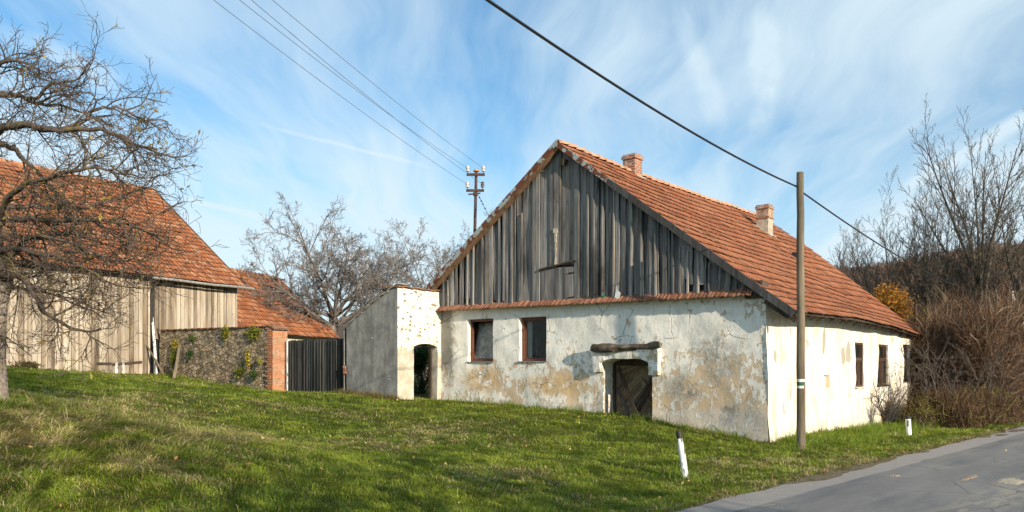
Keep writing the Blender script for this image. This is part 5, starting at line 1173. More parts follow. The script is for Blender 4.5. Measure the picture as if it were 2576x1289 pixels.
# --- the old fruit tree at the left
def fruit_tree():
    rs = np.random.RandomState(77); D0 = 11.0; base = W(-14, 1008, D0); gb_ = G(base.x, base.y); root = empty('fruit_tree', (base.x, base.y, gb_), label='old gnarled bare fruit tree with drooping lichened branches at the left edge', cat='tree'); o = np.array([base.x, base.y, gb_])
    q = lambda x, y, D: np.array(W(x, y, D))-o
    tr = Tubes(); tp = [q(-12, 1030, 11), q(-14, 1000, 11), q(-15, 900, 11), q(-12, 800, 11), q(-5, 740, 11), q(6, 700, 10.95)]
    tr.add(tp, [.24, .185, .155, .15, .155, .15]); tk = tr.build('trunk', M['trunk_apple'], root)
    tb = Tubes()
    limbs = [  # picture places with distances: real limb paths reaching out of the head of the trunk
        ([(6, 705, 10.95), (-10, 640, 11), (-14, 560, 11.1), (-30, 470, 11.2), (-40, 380, 11.2), (-60, 290, 11.2)], .14, .07),
        ([(-38, 400, 11.2), (-20, 340, 11.1), (0, 322, 11), (66, 315, 10.8), (132, 331, 10.6), (197, 322, 10.4), (285, 331, 10.2), (342, 366, 10.1), (395, 377, 10)], .085, .012),
        ([(140, 329, 10.6), (195, 318, 10.8), (224, 283, 10.9), (263, 269, 11), (307, 274, 11.1), (350, 302, 11.2), (413, 302, 11.3), (432, 316, 11.3)], .035, .009),
        ([(-60, 290, 11.2), (-30, 245, 11.2), (0, 239, 11.3), (53, 243, 11.5), (101, 265, 11.7), (154, 262, 11.9), (220, 290, 12.1), (280, 320, 12.2)], .06, .010),
        ([(60, 245, 11.5), (88, 252, 11.5), (115, 222, 11.5), (160, 205, 11.4), (189, 208, 11.4), (211, 177, 11.3), (239, 146, 11.2)], .035, .008),
        ([(-40, 380, 11.2), (0, 357, 11.5), (40, 379, 11.8), (70, 414, 12), (105, 441, 12.1), (136, 485, 12.2), (190, 560, 12.3)], .06, .012),
        ([(-14, 590, 11), (0, 559, 10.9), (53, 546, 10.6), (130, 560, 10.3), (200, 552, 10), (263, 555, 9.8), (334, 568, 9.6), (400, 600, 9.5)], .06, .010),
        ([(-12, 560, 11.1), (0, 528, 11.3), (60, 520, 11.6), (132, 522, 11.8), (220, 524, 12), (300, 500, 12.2), (360, 470, 12.3), (408, 485, 12.4)], .05, .010),
        ([(-5, 640, 11), (30, 620, 10.7), (90, 640, 10.3), (160, 650, 10), (240, 690, 9.8), (300, 720, 9.7)], .055, .010),
        ([(2, 690, 10.9), (40, 690, 10.7), (75, 720, 10.4), (102, 779, 10.2), (134, 806, 10), (204, 838, 9.9), (252, 828, 9.8)], .055, .012),
        ([(-14, 740, 11), (10, 720, 11), (60, 730, 10.8), (110, 735, 10.6), (180, 760, 10.4), (260, 800, 10.2)], .04, .008),
        ([(-10, 860, 11), (8, 842, 10.9), (40, 865, 10.8), (80, 897, 10.7)], .02, .006),
        ([(-60, 290, 11.2), (-50, 220, 11), (-20, 170, 10.9), (20, 150, 10.8), (60, 158, 10.7), (95, 175, 10.6)], .055, .012),
        ([(-14, 560, 11.1), (30, 480, 10.6), (80, 455, 10.3), (150, 440, 10), (220, 420, 9.8), (290, 430, 9.7), (360, 450, 9.6)], .05, .010),
        ([(-14, 610, 11.1), (20, 590, 11.4), (90, 600, 11.8), (170, 585, 12), (250, 610, 12.2), (330, 640, 12.4)], .045, .010),
        ([(5, 700, 10.95), (20, 660, 10.8), (60, 600, 10.5), (120, 590, 10.2), (200, 620, 9.9), (280, 660, 9.7), (340, 650, 9.6)], .045, .008)]
    P = dict(n=[0, 12, 7, 5], seg=[0, 6, 4, 3], wob=[0, .20, .22, .26], up=[0, -.015, .03, .05], t0=[0, .10, .15, .2], ang=[0, 55, 52, 50], len=[0, .72, .38, .16], rad=[0, .014, .0065, .0042], rmin=.0036, rel=False, taper=0, bias=(.9, -.1, 0), bw=[0, .16, .1, .0])
    for pts, r0, r1 in limbs:
        p = np.array([q(*a) for a in pts]); 
        # resample smoothly with small kinks
        t = np.linspace(0, len(p)-1, (len(p)-1)*3+1); p2 = np.stack([np.interp(t, np.arange(len(p)), p[:, k]) for k in range(3)], 1); p2[1:-1] = (p2[:-2]+2*p2[1:-1]+p2[2:])/4; p2[1:-1] += rs.normal(size=p2[1:-1].shape)*.012
        R = r0+(r1-r0)*np.linspace(0, 1, len(p2))**.7; tb.add(p2, R); L = np.linalg.norm(np.diff(p2, axis=0), axis=1).sum(); spawn(tb, rs, p2, R, L, 1, P, num=(int((6.5 if pts[-1][1] > 420 else 7.2)*L) if r0 < .1 else 5) if r0 > .025 else 4)
    cr = tb.build('crown', M['bark_apple'], root); tips = np.array(tb.tips); k = rs.choice(len(tips), 230, replace=False)
    leaves_mesh('last_leaves', tips[k], .035, [(.40, .28, .06), (.30, .18, .05), (.20, .20, .05), (.45, .36, .10)], M['leaf'], root, rs)
    print('fruit tree', tb.nv)
fruit_tree()

# --- trees in the background
def tree(name, label, px, py_top, D, width_px, P, seed, barkm, trunk_r, fork=.25, group=None, lean=0, nlimb=5, spread=35, base_z=None, cat='tree', rmin=None, lk=.95):
    rs = np.random.RandomState(seed); p = W(px, 900, D); z0 = G(p.x, p.y)-.1 if base_z is None else base_z; top = W(px, py_top, D).z; H = top-z0
    root = empty(name, (p.x, p.y, z0), label=label, cat=cat, group=group); P = dict(P); P['rmin'] = rmin or max(.004, D*.00020)
    tr = Tubes(); Lt = H*fork; tp = [np.array([0, 0, 0.])]; d = unit(np.array([lean, 0, 1.]))
    for k in range(6): d = unit(d+rs.normal(size=3)*.04*np.array([1, 1, .2])); tp.append(tp[-1]+d*Lt/6)
    tr.add(tp, trunk_r*np.array([1.35, 1.05, 1, .95, .9, .88, .85])); tr.build('trunk', M[barkm], root)
    tb = Tubes(); wid = width_px/FPX*D/2
    for k in range(nlimb):
        a = 2*pi*(k+rs.uniform(-.3, .3))/nlimb; sp = radians(spread*rs.uniform(.45, 1.15)) if k else radians(6); dd = np.array([cos(a)*sin(sp), sin(a)*sin(sp), cos(sp)]); L = min((H-Lt)/max(.35, cos(sp)), wid/max(.12, sin(sp))*1.05)*rs.uniform(.86, 1.02)*lk
        grow(tb, rs, tp[-1-(k % 2)], dd+np.array([lean*.5, 0, 0]), L, trunk_r*.42*rs.uniform(.7, 1.1), trunk_r*.06, 0, P)
    tb.build('crown', M[barkm], root); return root
P_wal = dict(n=[0, 11, 9, 7, 4], seg=[9, 6, 4, 3, 2], wob=[.06, .13, .17, .2, .2], up=[.0, .03, .05, .06, .06], t0=[0, .15, .12, .1, .15], ang=[0, 45, 45, 45, 42], len=[0, .50, .50, .50, .55], rad=[0, .036, .018, .011, .009], rmin=.009)
P_up = dict(n=[0, 12, 7, 5], seg=[10, 7, 5, 3], wob=[.022, .05, .08, .10], up=[.045, .10, .09, .08], t0=[0, .08, .10, .1], ang=[0, 36, 36, 38], len=[0, .42, .42, .48], rad=[0, .024, .012, .009], rmin=.008)
tree('walnut_tree', 'wide bare walnut tree crown rising behind the tiled outbuilding roof', 838, 585, 44, 520, P_wal, 3, 'bark_walnut', .30, .42, nlimb=14, spread=78, rmin=.0095)
tree('walnut_tree', 'smaller bare tree filling the gap between walnut crown and boarded gable', 1075, 585, 48, 290, P_wal, 8, 'bark_walnut', .2, .35, nlimb=8, spread=62, rmin=.0095)
tree('walnut_tree', 'bare tree topping out just left of the mast behind the gable verge', 1160, 568, 46, 230, P_wal, 5, 'bark_walnut', .2, .35, nlimb=7, spread=52, rmin=.0095)
bt = 'bare trees behind the thicket'
tree('bare_tree', 'tall bare pale-trunked tree, highest of those right of the farmhouse', 2476, 320, 36, 360, P_up, 21, 'bark_pale', .20, .42, bt, nlimb=8, spread=38, rmin=.0085)
tree('bare_tree', 'bare tree at the right edge whose forked trunk rises from the thicket', 2550, 370, 33, 260, P_up, 22, 'bark_pale', .19, .38, bt, lean=.06, nlimb=6, spread=36, rmin=.008)
tree('bare_tree', 'slender bare tree leaning left between farmhouse roof and tallest tree', 2385, 450, 35, 300, P_up, 23, 'bark_pale', .12, .30, bt, lean=-.16, nlimb=6, spread=36, rmin=.0085, lk=.78)
tree('bare_tree', 'thin bare tree with arching twigs, next left of the orange bush', 2330, 500, 38, 260, P_up, 24, 'bark_pale', .12, .3, bt, lean=-.12, nlimb=5, spread=40, rmin=.009)
tree('bare_tree', 'thin upright bare tree just in front of the tallest trunk', 2445, 450, 34, 160, P_up, 25, 'bark_pale', .09, .35, bt, lean=.02, nlimb=4, spread=28, rmin=.008)
tree('bare_tree', 'slim bare tree at the left end of the tall group, over the roof', 2255, 500, 37, 220, P_up, 41, 'bark_pale', .09, .3, bt, lean=-.05, nlimb=6, spread=30, rmin=.009)
tree('bare_tree', 'slim bare tree rising right above the orange bush', 2318, 450, 36, 230, P_up, 42, 'bark_pale', .10, .3, bt, lean=-.04, nlimb=6, spread=30, rmin=.009)
tree('bare_tree', 'slim bare tree between the leaning tree and the tallest one', 2432, 420, 37, 190, P_up, 43, 'bark_pale', .10, .35, bt, nlimb=6, spread=28, rmin=.0085, lk=.8)
tree('bare_tree', 'low bare tree spreading over the orange bush behind the roof', 2290, 560, 40, 240, P_up, 26, 'bark_grey', .12, .28, bt, lean=-.05, nlimb=5, spread=45, rmin=.009)
tree('bare_tree', 'feathery small bare tree just behind the roof slope, left of its pair', 2105, 575, 55, 100, P_up, 27, 'bark_grey', .12, .25, bt, nlimb=6, spread=22, rmin=.011)
tree('bare_tree', 'feathery small bare tree behind the roof slope, right of its pair', 2160, 570, 55, 110, P_up, 28, 'bark_grey', .12, .25, bt, nlimb=6, spread=24, rmin=.011)

# --- bushes with leaves
def bush(name, label, cat, px, py0, py1, D, wpx, n, size, cols, seed, group=None, depth=None, clumps=14, stems=True):
    rs = np.random.RandomState(seed); c = W(px, (py0+py1)/2, D); z0 = G(c.x, c.y); rx = wpx/FPX*D/2; zt = W(px, py0, D).z; zb = W(px, py1, D).z; rz = (zt-zb)/2; ry = depth or rx
    root = empty(name, (c.x, c.y, z0), label=label, cat=cat, group=group); cc = rs.normal(size=(clumps, 3)); cc /= np.linalg.norm(cc, axis=1)[:, None]; cc *= rs.uniform(.25, .8, (clumps, 1))
    k = rs.randint(0, clumps, n); C_ = cc[k]+rs.normal(size=(n, 3))*.17*rs.uniform(.6, 1.3, clumps)[k][:, None]; C_ = C_*np.array([rx, ry, rz])+np.array([0, 0, (zt+zb)/2-z0]); C_[:, 2] = np.maximum(C_[:, 2], .02)
    leaves_mesh('foliage', C_, size, cols, M['leaf'], root, rs)
    if stems:
        tb = Tubes(); 
        for q in range(clumps):
            e = cc[q]*np.array([rx, ry, rz])+np.array([0, 0, (zt+zb)/2-z0]); m_ = e*.5+rs.normal(size=3)*.1; tb.add([np.array([rs.uniform(-.1, .1), rs.uniform(-.1, .1), -.05]), m_, e], [.03*max(.5, rx), .018*max(.5, rx), .006])
        tb.build('stems', M['bark_dark'], root)
    return root
OR = [(.55, .24, .03), (.45, .17, .02), (.62, .33, .05), (.28, .13, .03)]
bush('orange_bush', 'bright orange autumn bush just behind the right end of the roof', 'bush', 2250, 700, 835, 30.8, 170, 6500, .045, OR+[(.20, .16, .04), (.16, .08, .03)], 31)
bush('orange_bush', 'small orange-yellow leafy tree behind the pale pole at the right edge', 'bush', 2562, 775, 880, 44, 90, 5000, .055, [(.60, .38, .05), (.5, .27, .03)], 32)
bush('ivy_bush', 'dull green creeper-hung bush with pale seed heads behind the thin mast', 'bush', 2350, 770, 880, 33, 170, 11000, .045, [(.10, .10, .035), (.14, .12, .05), (.07, .07, .03), (.22, .17, .08)], 33)
bush('ivy_bush', 'olive leafy bush around the tall pale trunk above the thicket', 'bush', 2455, 790, 930, 34, 170, 9000, .04, [(.10, .09, .03), (.16, .11, .05), (.12, .08, .04)], 34)
bush('leafy_shrub', 'yellow-green leafed shrub low in the brown thicket by the road', 'shrub', 2500, 955, 1035, 24.5, 120, 1300, .022, [(.20, .19, .04), (.28, .24, .05)], 35)
bush('leafy_shrub', 'sparse yellow-leafed shrub behind the plastic delineator post', 'shrub', 2330, 985, 1075, 21.8, 150, 1300, .018, [(.24, .19, .05), (.16, .15, .04)], 36)
bush('dark_conifer', 'dark green shrub in the shade seen through the garden doorway', 'shrub', 1062, 850, 1012, 25.4, 130, 9000, .03, [(.035, .085, .025), (.05, .11, .03)], 37, depth=.8)
bush('leafy_shrub', 'low dark green bush at the barn foot by the fruit tree trunk', 'shrub', 60, 905, 945, 24.5, 100, 1600, .03, [(.05, .09, .02), (.20, .09, .04)], 38)
# pale seed heads in the creeper
# --- creepers on the stone wall
cr_g = 'creepers on the rubble wall'
for n_, (px, py, h_, w_, lab, cols) in enumerate([
    (440, 905, 60, 30, 'yellow-green creeper behind the leaning stakes at the left end of the rubble wall', [(.10, .16, .03), (.40, .34, .04), (.12, .18, .03)]),
    (443, 868, 26, 20, 'bright yellow creeper tuft high at the left end of the rubble wall', [(.42, .34, .04), (.25, .25, .04)]),
    (484, 850, 20, 26, 'small dark green ivy tuft hanging from the wall top, leftmost', [(.06, .12, .03), (.15, .18, .04)]),
    (480, 890, 22, 24, 'round green ivy tuft halfway up the left part of the rubble wall', [(.05, .12, .03)]),
    (570, 838, 34, 30, 'yellow creeper hanging over the middle of the wall coping', [(.42, .34, .04), (.30, .30, .04), (.1, .15, .03)]),
    (640, 838, 36, 44, 'leafy yellow-green creeper over the wall top next to the brick pier', [(.34, .30, .04), (.12, .18, .03)]),
    (625, 902, 52, 14, 'thin yellow creeper strand climbing the wall left of the brick pier', [(.50, .40, .04), (.14, .18, .03)]),
    (655, 910, 16, 16, 'tiny yellowish creeper tuft nearest the brick pier at mid height', [(.30, .30, .05)]),
    (606, 935, 34, 36, 'broad dark green creeper low on the wall, third from the brick pier', [(.05, .11, .03), (.30, .28, .04)]),
    (640, 945, 24, 24, 'green creeper tuft at the wall foot near the brick pier', [(.06, .12, .03)])]):
    r = hray(px, py); o_ = Vector((0, 0, EYE))-SL; t_ = (-.08-o_.dot(sy))/r.dot(sy); c = Vector((0, 0, EYE))+r*t_; D_ = c.y; rs = np.random.RandomState(100+n_); hh = h_/FPX*D_/2; ww = w_/FPX*D_/2*1.25; N = int(45+h_*w_*.26)
    u = rs.normal(size=(N, 3))*.45; C_ = np.array(sx)[None]*u[:, :1]*ww+np.array([0, 0, 1.])[None]*u[:, 1:2]*hh+np.array(sy)[None]*(-np.abs(u[:, 2:])*.09)
    root = empty('creeper', (c.x, c.y, c.z), label=lab, cat='creeper', group=cr_g); leaves_mesh('leaves', C_, .035, cols, M['leaf'], root, rs); tb = Tubes()
    for q in range(5): e = C_[rs.randint(N)]; tb.add([np.array([0, 0, -hh])+rs.normal(size=3)*.02, e*.5, e], [.006, .005, .003])
    tb.build('stems', M['bark_dark'], root)

# --- dark bare shrub against the far part of the long wall
rs = np.random.RandomState(61); sp_ = W(2224, 1068, 22.6); root = empty('bare_shrub', (sp_.x, sp_.y, G(sp_.x, sp_.y)-.05), label='dark leafless shrub growing against the far end of the sunlit long wall', cat='shrub')
Pb = dict(n=[0, 7, 5], seg=[8, 5, 3], wob=[.10, .14, .16], up=[.03, .06, .05], t0=[0, .2, .15], ang=[0, 42, 42], len=[0, .38, .4], rad=[0, .009, .006], rmin=.005); tb = Tubes()
for k in range(11):
    a = rs.uniform(0, 2*pi); t_ = radians(rs.uniform(8, 38)); d = np.array([sin(t_)*cos(a), sin(t_)*sin(a)*.6, cos(t_)])+.18*np.array(AY)*rs.uniform(-1, 2); grow(tb, rs, np.array([rs.uniform(-.15, .15), rs.uniform(-.1, .1), 0]), d, rs.uniform(1.0, 2.3), .022, .006, 0, Pb)
tb.build('branches', M['bark_dark'], root)
leaves_mesh('last_leaves', np.array(tb.tips)[rs.choice(len(tb.tips), 40)], .03, [(.10, .10, .04), (.2, .12, .05)], M['leaf'], root, rs)

# --- thicket: a long heap of dry canes along the road behind the house
def strips(rs, P0, Dr, L, wd, nseg, curl, grav, zmin=None):
    """curved thin strips as an array mesh: P0 (n,3), Dr (n,3) unit, L (n,), wd (n,)"""
    n = len(P0); pts = [P0]; d = Dr.copy(); wv = rs.normal(size=(n, 3))
    for k in range(nseg):
        wv = wv*.6+rs.normal(size=(n, 3))*.7; d = d+wv*curl+np.array([0, 0, grav]); d /= np.linalg.norm(d, axis=1)[:, None]; pts.append(pts[-1]+d*(L/nseg)[:, None])
    pts = np.stack(pts, 1); side_ = np.cross(Dr, rs.normal(size=(n, 3))); side_ /= np.linalg.norm(side_, axis=1)[:, None]; t = np.linspace(1, .35, nseg+1)[None, :, None]; off = side_[:, None]*wd[:, None, None]*t/2
    V = np.stack([pts-off, pts+off], 2).reshape(n, -1, 3); m = (nseg+1)*2; b = (np.arange(n)*m)[:, None]; k = np.arange(nseg)*2; F = np.stack([b+k, b+k+1, b+k+3, b+k+2], -1).reshape(-1, 4)
    return V.reshape(-1, 3), F, m
def thicket(name, label, seed, spine, n, cols, canelen, w0, hfun, group=None, cat='thicket', wid=1.6, frac_leaf=.25):
    rs = np.random.RandomState(seed); sp = np.array(spine, float); t = rs.rand(n)*(len(sp)-1); i = np.minimum(t.astype(int), len(sp)-2); f = (t-i)[:, None]; c = sp[i]*(1-f)+sp[i+1]*f; H = c[:, 2]; a = rs.uniform(-1, 1, n)
    hh = rs.beta(1.2, 1.3, n); prof = np.sqrt(np.clip(1-hh**2.2, 0, 1)); dirx = unit(sp[-1, :2]-sp[0, :2]); nx = np.array([-dirx[1], dirx[0]])
    # more of them on the shell than inside
    a = np.sign(a)*np.abs(a)**.35; x = c[:, 0]+nx[0]*a*wid*(.55+.45*prof)+rs.normal(size=n)*.15; y = c[:, 1]+nx[1]*a*wid*(.55+.45*prof)+rs.normal(size=n)*.15
    lump = .75+.5*vnoise(x, y, .9, seed); z = gz(x, y)+hh*H*lump*.92
    d = rs.normal(size=(n, 3))*np.array([.55, .55, .6])+np.array([0, 0, .95]); d /= np.linalg.norm(d, axis=1)[:, None]
    V, F, m = strips(rs, np.stack([x, y, z], 1), d, canelen*rs.uniform(.4, 1.3, n), w0*rs.uniform(.5, 1.5, n), 4, .16, -.07)
    pal = np.array(cols)[rs.randint(0, len(cols), n)]*rs.uniform(.6, 1.4, (n, 1)); col = np.repeat(np.concatenate([pal, np.ones((n, 1))], 1), m, 0)
    return tag(fast_mesh(name, V, F, M['stem'], attrs={'col': ('FLOAT_COLOR', col)}), label, cat, group, 'stuff')
def gl(px, D): v = W(px, 920, D); return [v.x, v.y]
BR = [(.14, .085, .050), (.085, .052, .032), (.19, .12, .075), (.05, .032, .022), (.16, .085, .045), (.33, .25, .17)]
thicket('thicket', 'tall mass of dry brown canes and vines beside the farmhouse end', 5, [gl(2378, 25.6)+[2.9], gl(2412, 25.9)+[3.7], gl(2450, 27)+[4.0], gl(2540, 29)+[4.0], gl(2660, 32)+[4.0], gl(2850, 37)+[4]], 60000, BR, .8, .014, None, wid=1.35)
thicket('thicket', 'low brown bramble fringe along the verge in front of the canes', 6, [gl(2340, 22.9)+[.5], gl(2380, 23.1)+[.9], gl(2430, 23.6)+[.9], gl(2520, 25)+[.8], gl(2700, 29)+[.9]], 20000, BR[:5]+[(.16, .15, .05)], .45, .012, None, wid=.75)
# individual arching canes above the thicket are one shrub each
for n_, (px, py, D, lab) in enumerate(((2365, 690, 28, 'brown wiry shrub standing up out of the thicket, nearest the roof end'), (2440, 700, 29, 'brown wiry shrub in the middle of the thicket'), (2520, 720, 30, 'brown wiry shrub out of the thicket at the right edge'), (2310, 740, 33, 'thin wiry shrub right behind the end of the roof'), (2200, 660, 45, 'grey-brown wiry shrub showing just over the lower roof slope'), (2345, 850, 23.4, 'upright dark-stemmed shrub at the front of the thicket, behind the plastic marker post'), (2420, 830, 23.8, 'dark many-stemmed shrub at the front of the thicket, middle of its roadside'), (2500, 840, 24.8, 'dark many-stemmed shrub by the yellow-green leafy one beside the road'), (2560, 800, 27, 'dark shrub at the front of the thicket by the right picture edge'))):
    rs = np.random.RandomState(300+n_); p = W(px, 900, D); root = empty('wiry_shrub', (p.x, p.y, G(p.x, p.y)), label=lab, cat='shrub', group='wiry shrubs over the thicket'); H = W(px, py, D).z-root.location.z; tb = Tubes()
    Pc = dict(n=[0, 6, 5, 3], seg=[9, 5, 4, 3], wob=[.09, .15, .2, .2], up=[.0, -.02, .0, 0], t0=[0, .3, .15, .1], ang=[0, 45, 50, 50], len=[0, .28, .4, .45], rad=[0, .012, .008, .007], rmin=.0065)
    for k in range(14): a = rs.uniform(0, 2*pi); t_ = radians(rs.uniform(2, 30)); grow(tb, rs, np.array([rs.uniform(-.8, .8), rs.uniform(-.6, .6), 0]), np.array([sin(t_)*cos(a), sin(t_)*sin(a), cos(t_)]), H*rs.uniform(.6, 1.02), .022, .007, 0, Pc)
    tb.build('stems', M['bark_dark' if n_ < 4 else 'bark_grey'], root)

# --- wooded hill
def hillz(x, y):
    f = np.clip((y-85)/150, 0, 1); f = f*f*(3-2*f); a = x/np.maximum(y, 1); s = np.clip((a-.30)/.34, 0, 1.6); return (19+9.5*s+3*(vnoise(x, y, .03, 8)-.5)*2)*f*np.clip(y/235, 0, 1.3)
hx_ = np.arange(-40, 420, 6.); hy_ = np.arange(84, 420, 6.); HX, HY = np.meshgrid(hx_, hy_); HZ = hillz(HX, HY)-.3
i0 = (np.arange(len(hy_)-1)[:, None]*len(hx_)+np.arange(len(hx_)-1)[None, :]).ravel(); nh = len(hx_)
hill = tag(fast_mesh('hill', np.stack([HX.ravel(), HY.ravel(), HZ.ravel()], 1), np.stack([i0, i0+1, i0+1+nh, i0+nh], 1), plain('woodland_floor', (.085, .058, .045), var=.3, nsc=.2), smooth=True), kind='structure')
def forest(name, label, seed, n, cols, hr, dens, leaf):
    rs = np.random.RandomState(seed); x = rs.uniform(-30, 330, n*4); y = rs.uniform(88, 330, n*4); ok = (x/y > .30) & (x/y < .80) ; x, y = x[ok][:n], y[ok][:n]; n = len(x); z = hillz(x, y); h = rs.uniform(*hr, n)
    k = dens; T = np.repeat(np.arange(n), k); u = rs.normal(size=(n*k, 3)); u /= np.linalg.norm(u, axis=1)[:, None]; u *= rs.uniform(.3, 1, (n*k, 1))**.5
    C_ = np.stack([x[T]+u[:, 0]*h[T]*.30, y[T]+u[:, 1]*h[T]*.30, z[T]+h[T]*(.58+.42*u[:, 2])], 1)
    if name == 'conifer_wood': t_ = rs.rand(n*k)**.6; C_ = np.stack([x[T]+u[:, 0]*h[T]*.24*(t_), y[T]+u[:, 1]*h[T]*.24*t_, z[T]+h[T]*(1-t_)], 1)
    d = rs.normal(size=(n*k, 3))*.5+np.array([0, 0, .8]) if name != 'conifer_wood' else rs.normal(size=(n*k, 3))*np.array([1, 1, .3]); d /= np.linalg.norm(d, axis=1)[:, None]; s_ = np.cross(d, rs.normal(size=(n*k, 3))); s_ /= np.linalg.norm(s_, axis=1)[:, None]
    l = leaf*rs.uniform(.6, 1.6, (n*k, 1)); wd = l*(.10 if name != 'conifer_wood' else .28); V = np.stack([C_-d*l-s_*wd, C_-d*l+s_*wd, C_+d*l], 1).reshape(-1, 3)
    tc = np.array(cols)[rs.randint(0, len(cols), n)]*rs.uniform(.7, 1.3, (n, 1)); col = np.repeat(np.concatenate([tc[T]*rs.uniform(.75, 1.25, (n*k, 1)), np.ones((n*k, 1))], 1), 3, 0)
    return tag(fast_mesh(name, V, np.arange(n*k*3).reshape(-1, 3), M['stem'], attrs={'col': ('FLOAT_COLOR', col)}), label, 'forest', None, 'stuff')
forest('bare_wood', 'brown leafless woodland covering the hill at the right', 71, 2000, [(.13, .085, .07), (.17, .11, .085), (.11, .075, .065), (.20, .12, .06), (.15, .11, .09)], (6, 10), 150, .9)
forest('conifer_wood', 'dark conifers scattered along the top of the wooded hill', 72, 90, [(.022, .040, .028), (.03, .05, .03)], (6, 10), 220, .6)

# --- trees across the road, behind the camera: their crowns shade the foreground
for n_, (c, al, h_, w_, nl) in enumerate(((-1.5, 12, 7.6, 5.2, 1000), (2.8, 12.5, 7.8, 5.2, 1200), (6.4, 11.5, 7.2, 4.4, 1500), (8.2, 9.0, 3.6, 3.2, 900), (-6, 12, 7.6, 5, 900))):
    p = Vector((c*.784+al*.621, c*.621-al*.784, 0)); rs = np.random.RandomState(400+n_); root = empty('roadside_tree', (p.x, p.y, 0), label='autumn tree across the road behind the viewpoint, number %d from the left' % (n_+1) if False else ['slim roadside tree', 'broad roadside tree', 'bushy roadside tree', 'low thin roadside tree', 'outermost roadside tree'][n_]+' across the road behind the viewpoint', cat='tree', group='trees across the road')
    tb = Tubes(); P_ = dict(P_up); P_['rmin'] = .01; P_['n'] = [0, 7, 4, 2]
    for k in range(5): a = 2*pi*k/5; grow(tb, rs, np.array([0, 0, 1.2]), np.array([cos(a)*.4, sin(a)*.4, .8]), h_*.75, .09, .02, 0, P_)
    tb.add([np.zeros(3), np.array([.03, 0, .6]), np.array([0, 0, 1.3])], [.2, .16, .14]); tb.build('crown', M['bark_grey'], root)
    cc = rs.normal(size=(16, 3)); cc /= np.linalg.norm(cc, axis=1)[:, None]; cc *= rs.uniform(.3, .85, (16, 1)); k = rs.randint(0, 16, nl); C_ = cc[k]+rs.normal(size=(nl, 3))*.18; C_ = C_*np.array([w_/2, w_/2, h_*.42])+np.array([0, 0, h_*.58])
    leaves_mesh('foliage', C_, .13, [(.30, .20, .05), (.20, .18, .05)], M['leaf'], root, rs)

# ------------------------------------------------------------------ grass
def in_house(x, y):
    dx_, dy_ = x-C0.x, y-C0.y; lx, ly = dx_*AX.x+dy_*AX.y, dx_*AY.x+dy_*AY.y
    a = (lx > XL-.0) & (lx < .05) & (ly > -.02)
    dx_, dy_ = x-PC.x, y-PC.y; lx, ly = dx_*AX.x+dy_*AX.y, dx_*AY.x+dy_*AY.y
    b = (lx > wl) & (lx < 0.0) & (ly > 0) & ~((ly > oL) & (ly < oR))
    dx_, dy_ = x-SL.x, y-SL.y; lx, ly = dx_*sx.x+dy_*sx.y, dx_*sy.x+dy_*sy.y; c = (ly > 0) & (lx < slen+.05)
    dx_, dy_ = x-B0.x, y-B0.y; ly = dx_*BY.x+dy_*BY.y; d = (ly > -.05)
    dx_, dy_ = x-GA.x, y-GA.y; g = (dx_*(-sin(gang))+dy_*cos(gang) > 0) & (x > GA.x-.3) & (x < GB_.x+.2)
    return a | b | c | (d & (x < -8)) | g
def wall_near(x, y):
    dx_, dy_ = x-C0.x, y-C0.y; lx, ly = dx_*AX.x+dy_*AX.y, dx_*AY.x+dy_*AY.y; a = np.where((lx > XL) & (lx < .3), np.abs(ly+.02), 9); b = np.where((ly > -.3) & (ly < YB+1), np.abs(lx-.1), 9)
    dx_, dy_ = x-SL.x, y-SL.y; lx, ly = dx_*sx.x+dy_*sx.y, dx_*sy.x+dy_*sy.y; c = np.where(lx < slen+.1, np.abs(ly), 9); dx_, dy_ = x-PC.x, y-PC.y; lx, ly = dx_*AX.x+dy_*AX.y, dx_*AY.x+dy_*AY.y; d = np.where((lx > wl) & (lx < .1), np.abs(ly), 9)
    return a, b, c, d
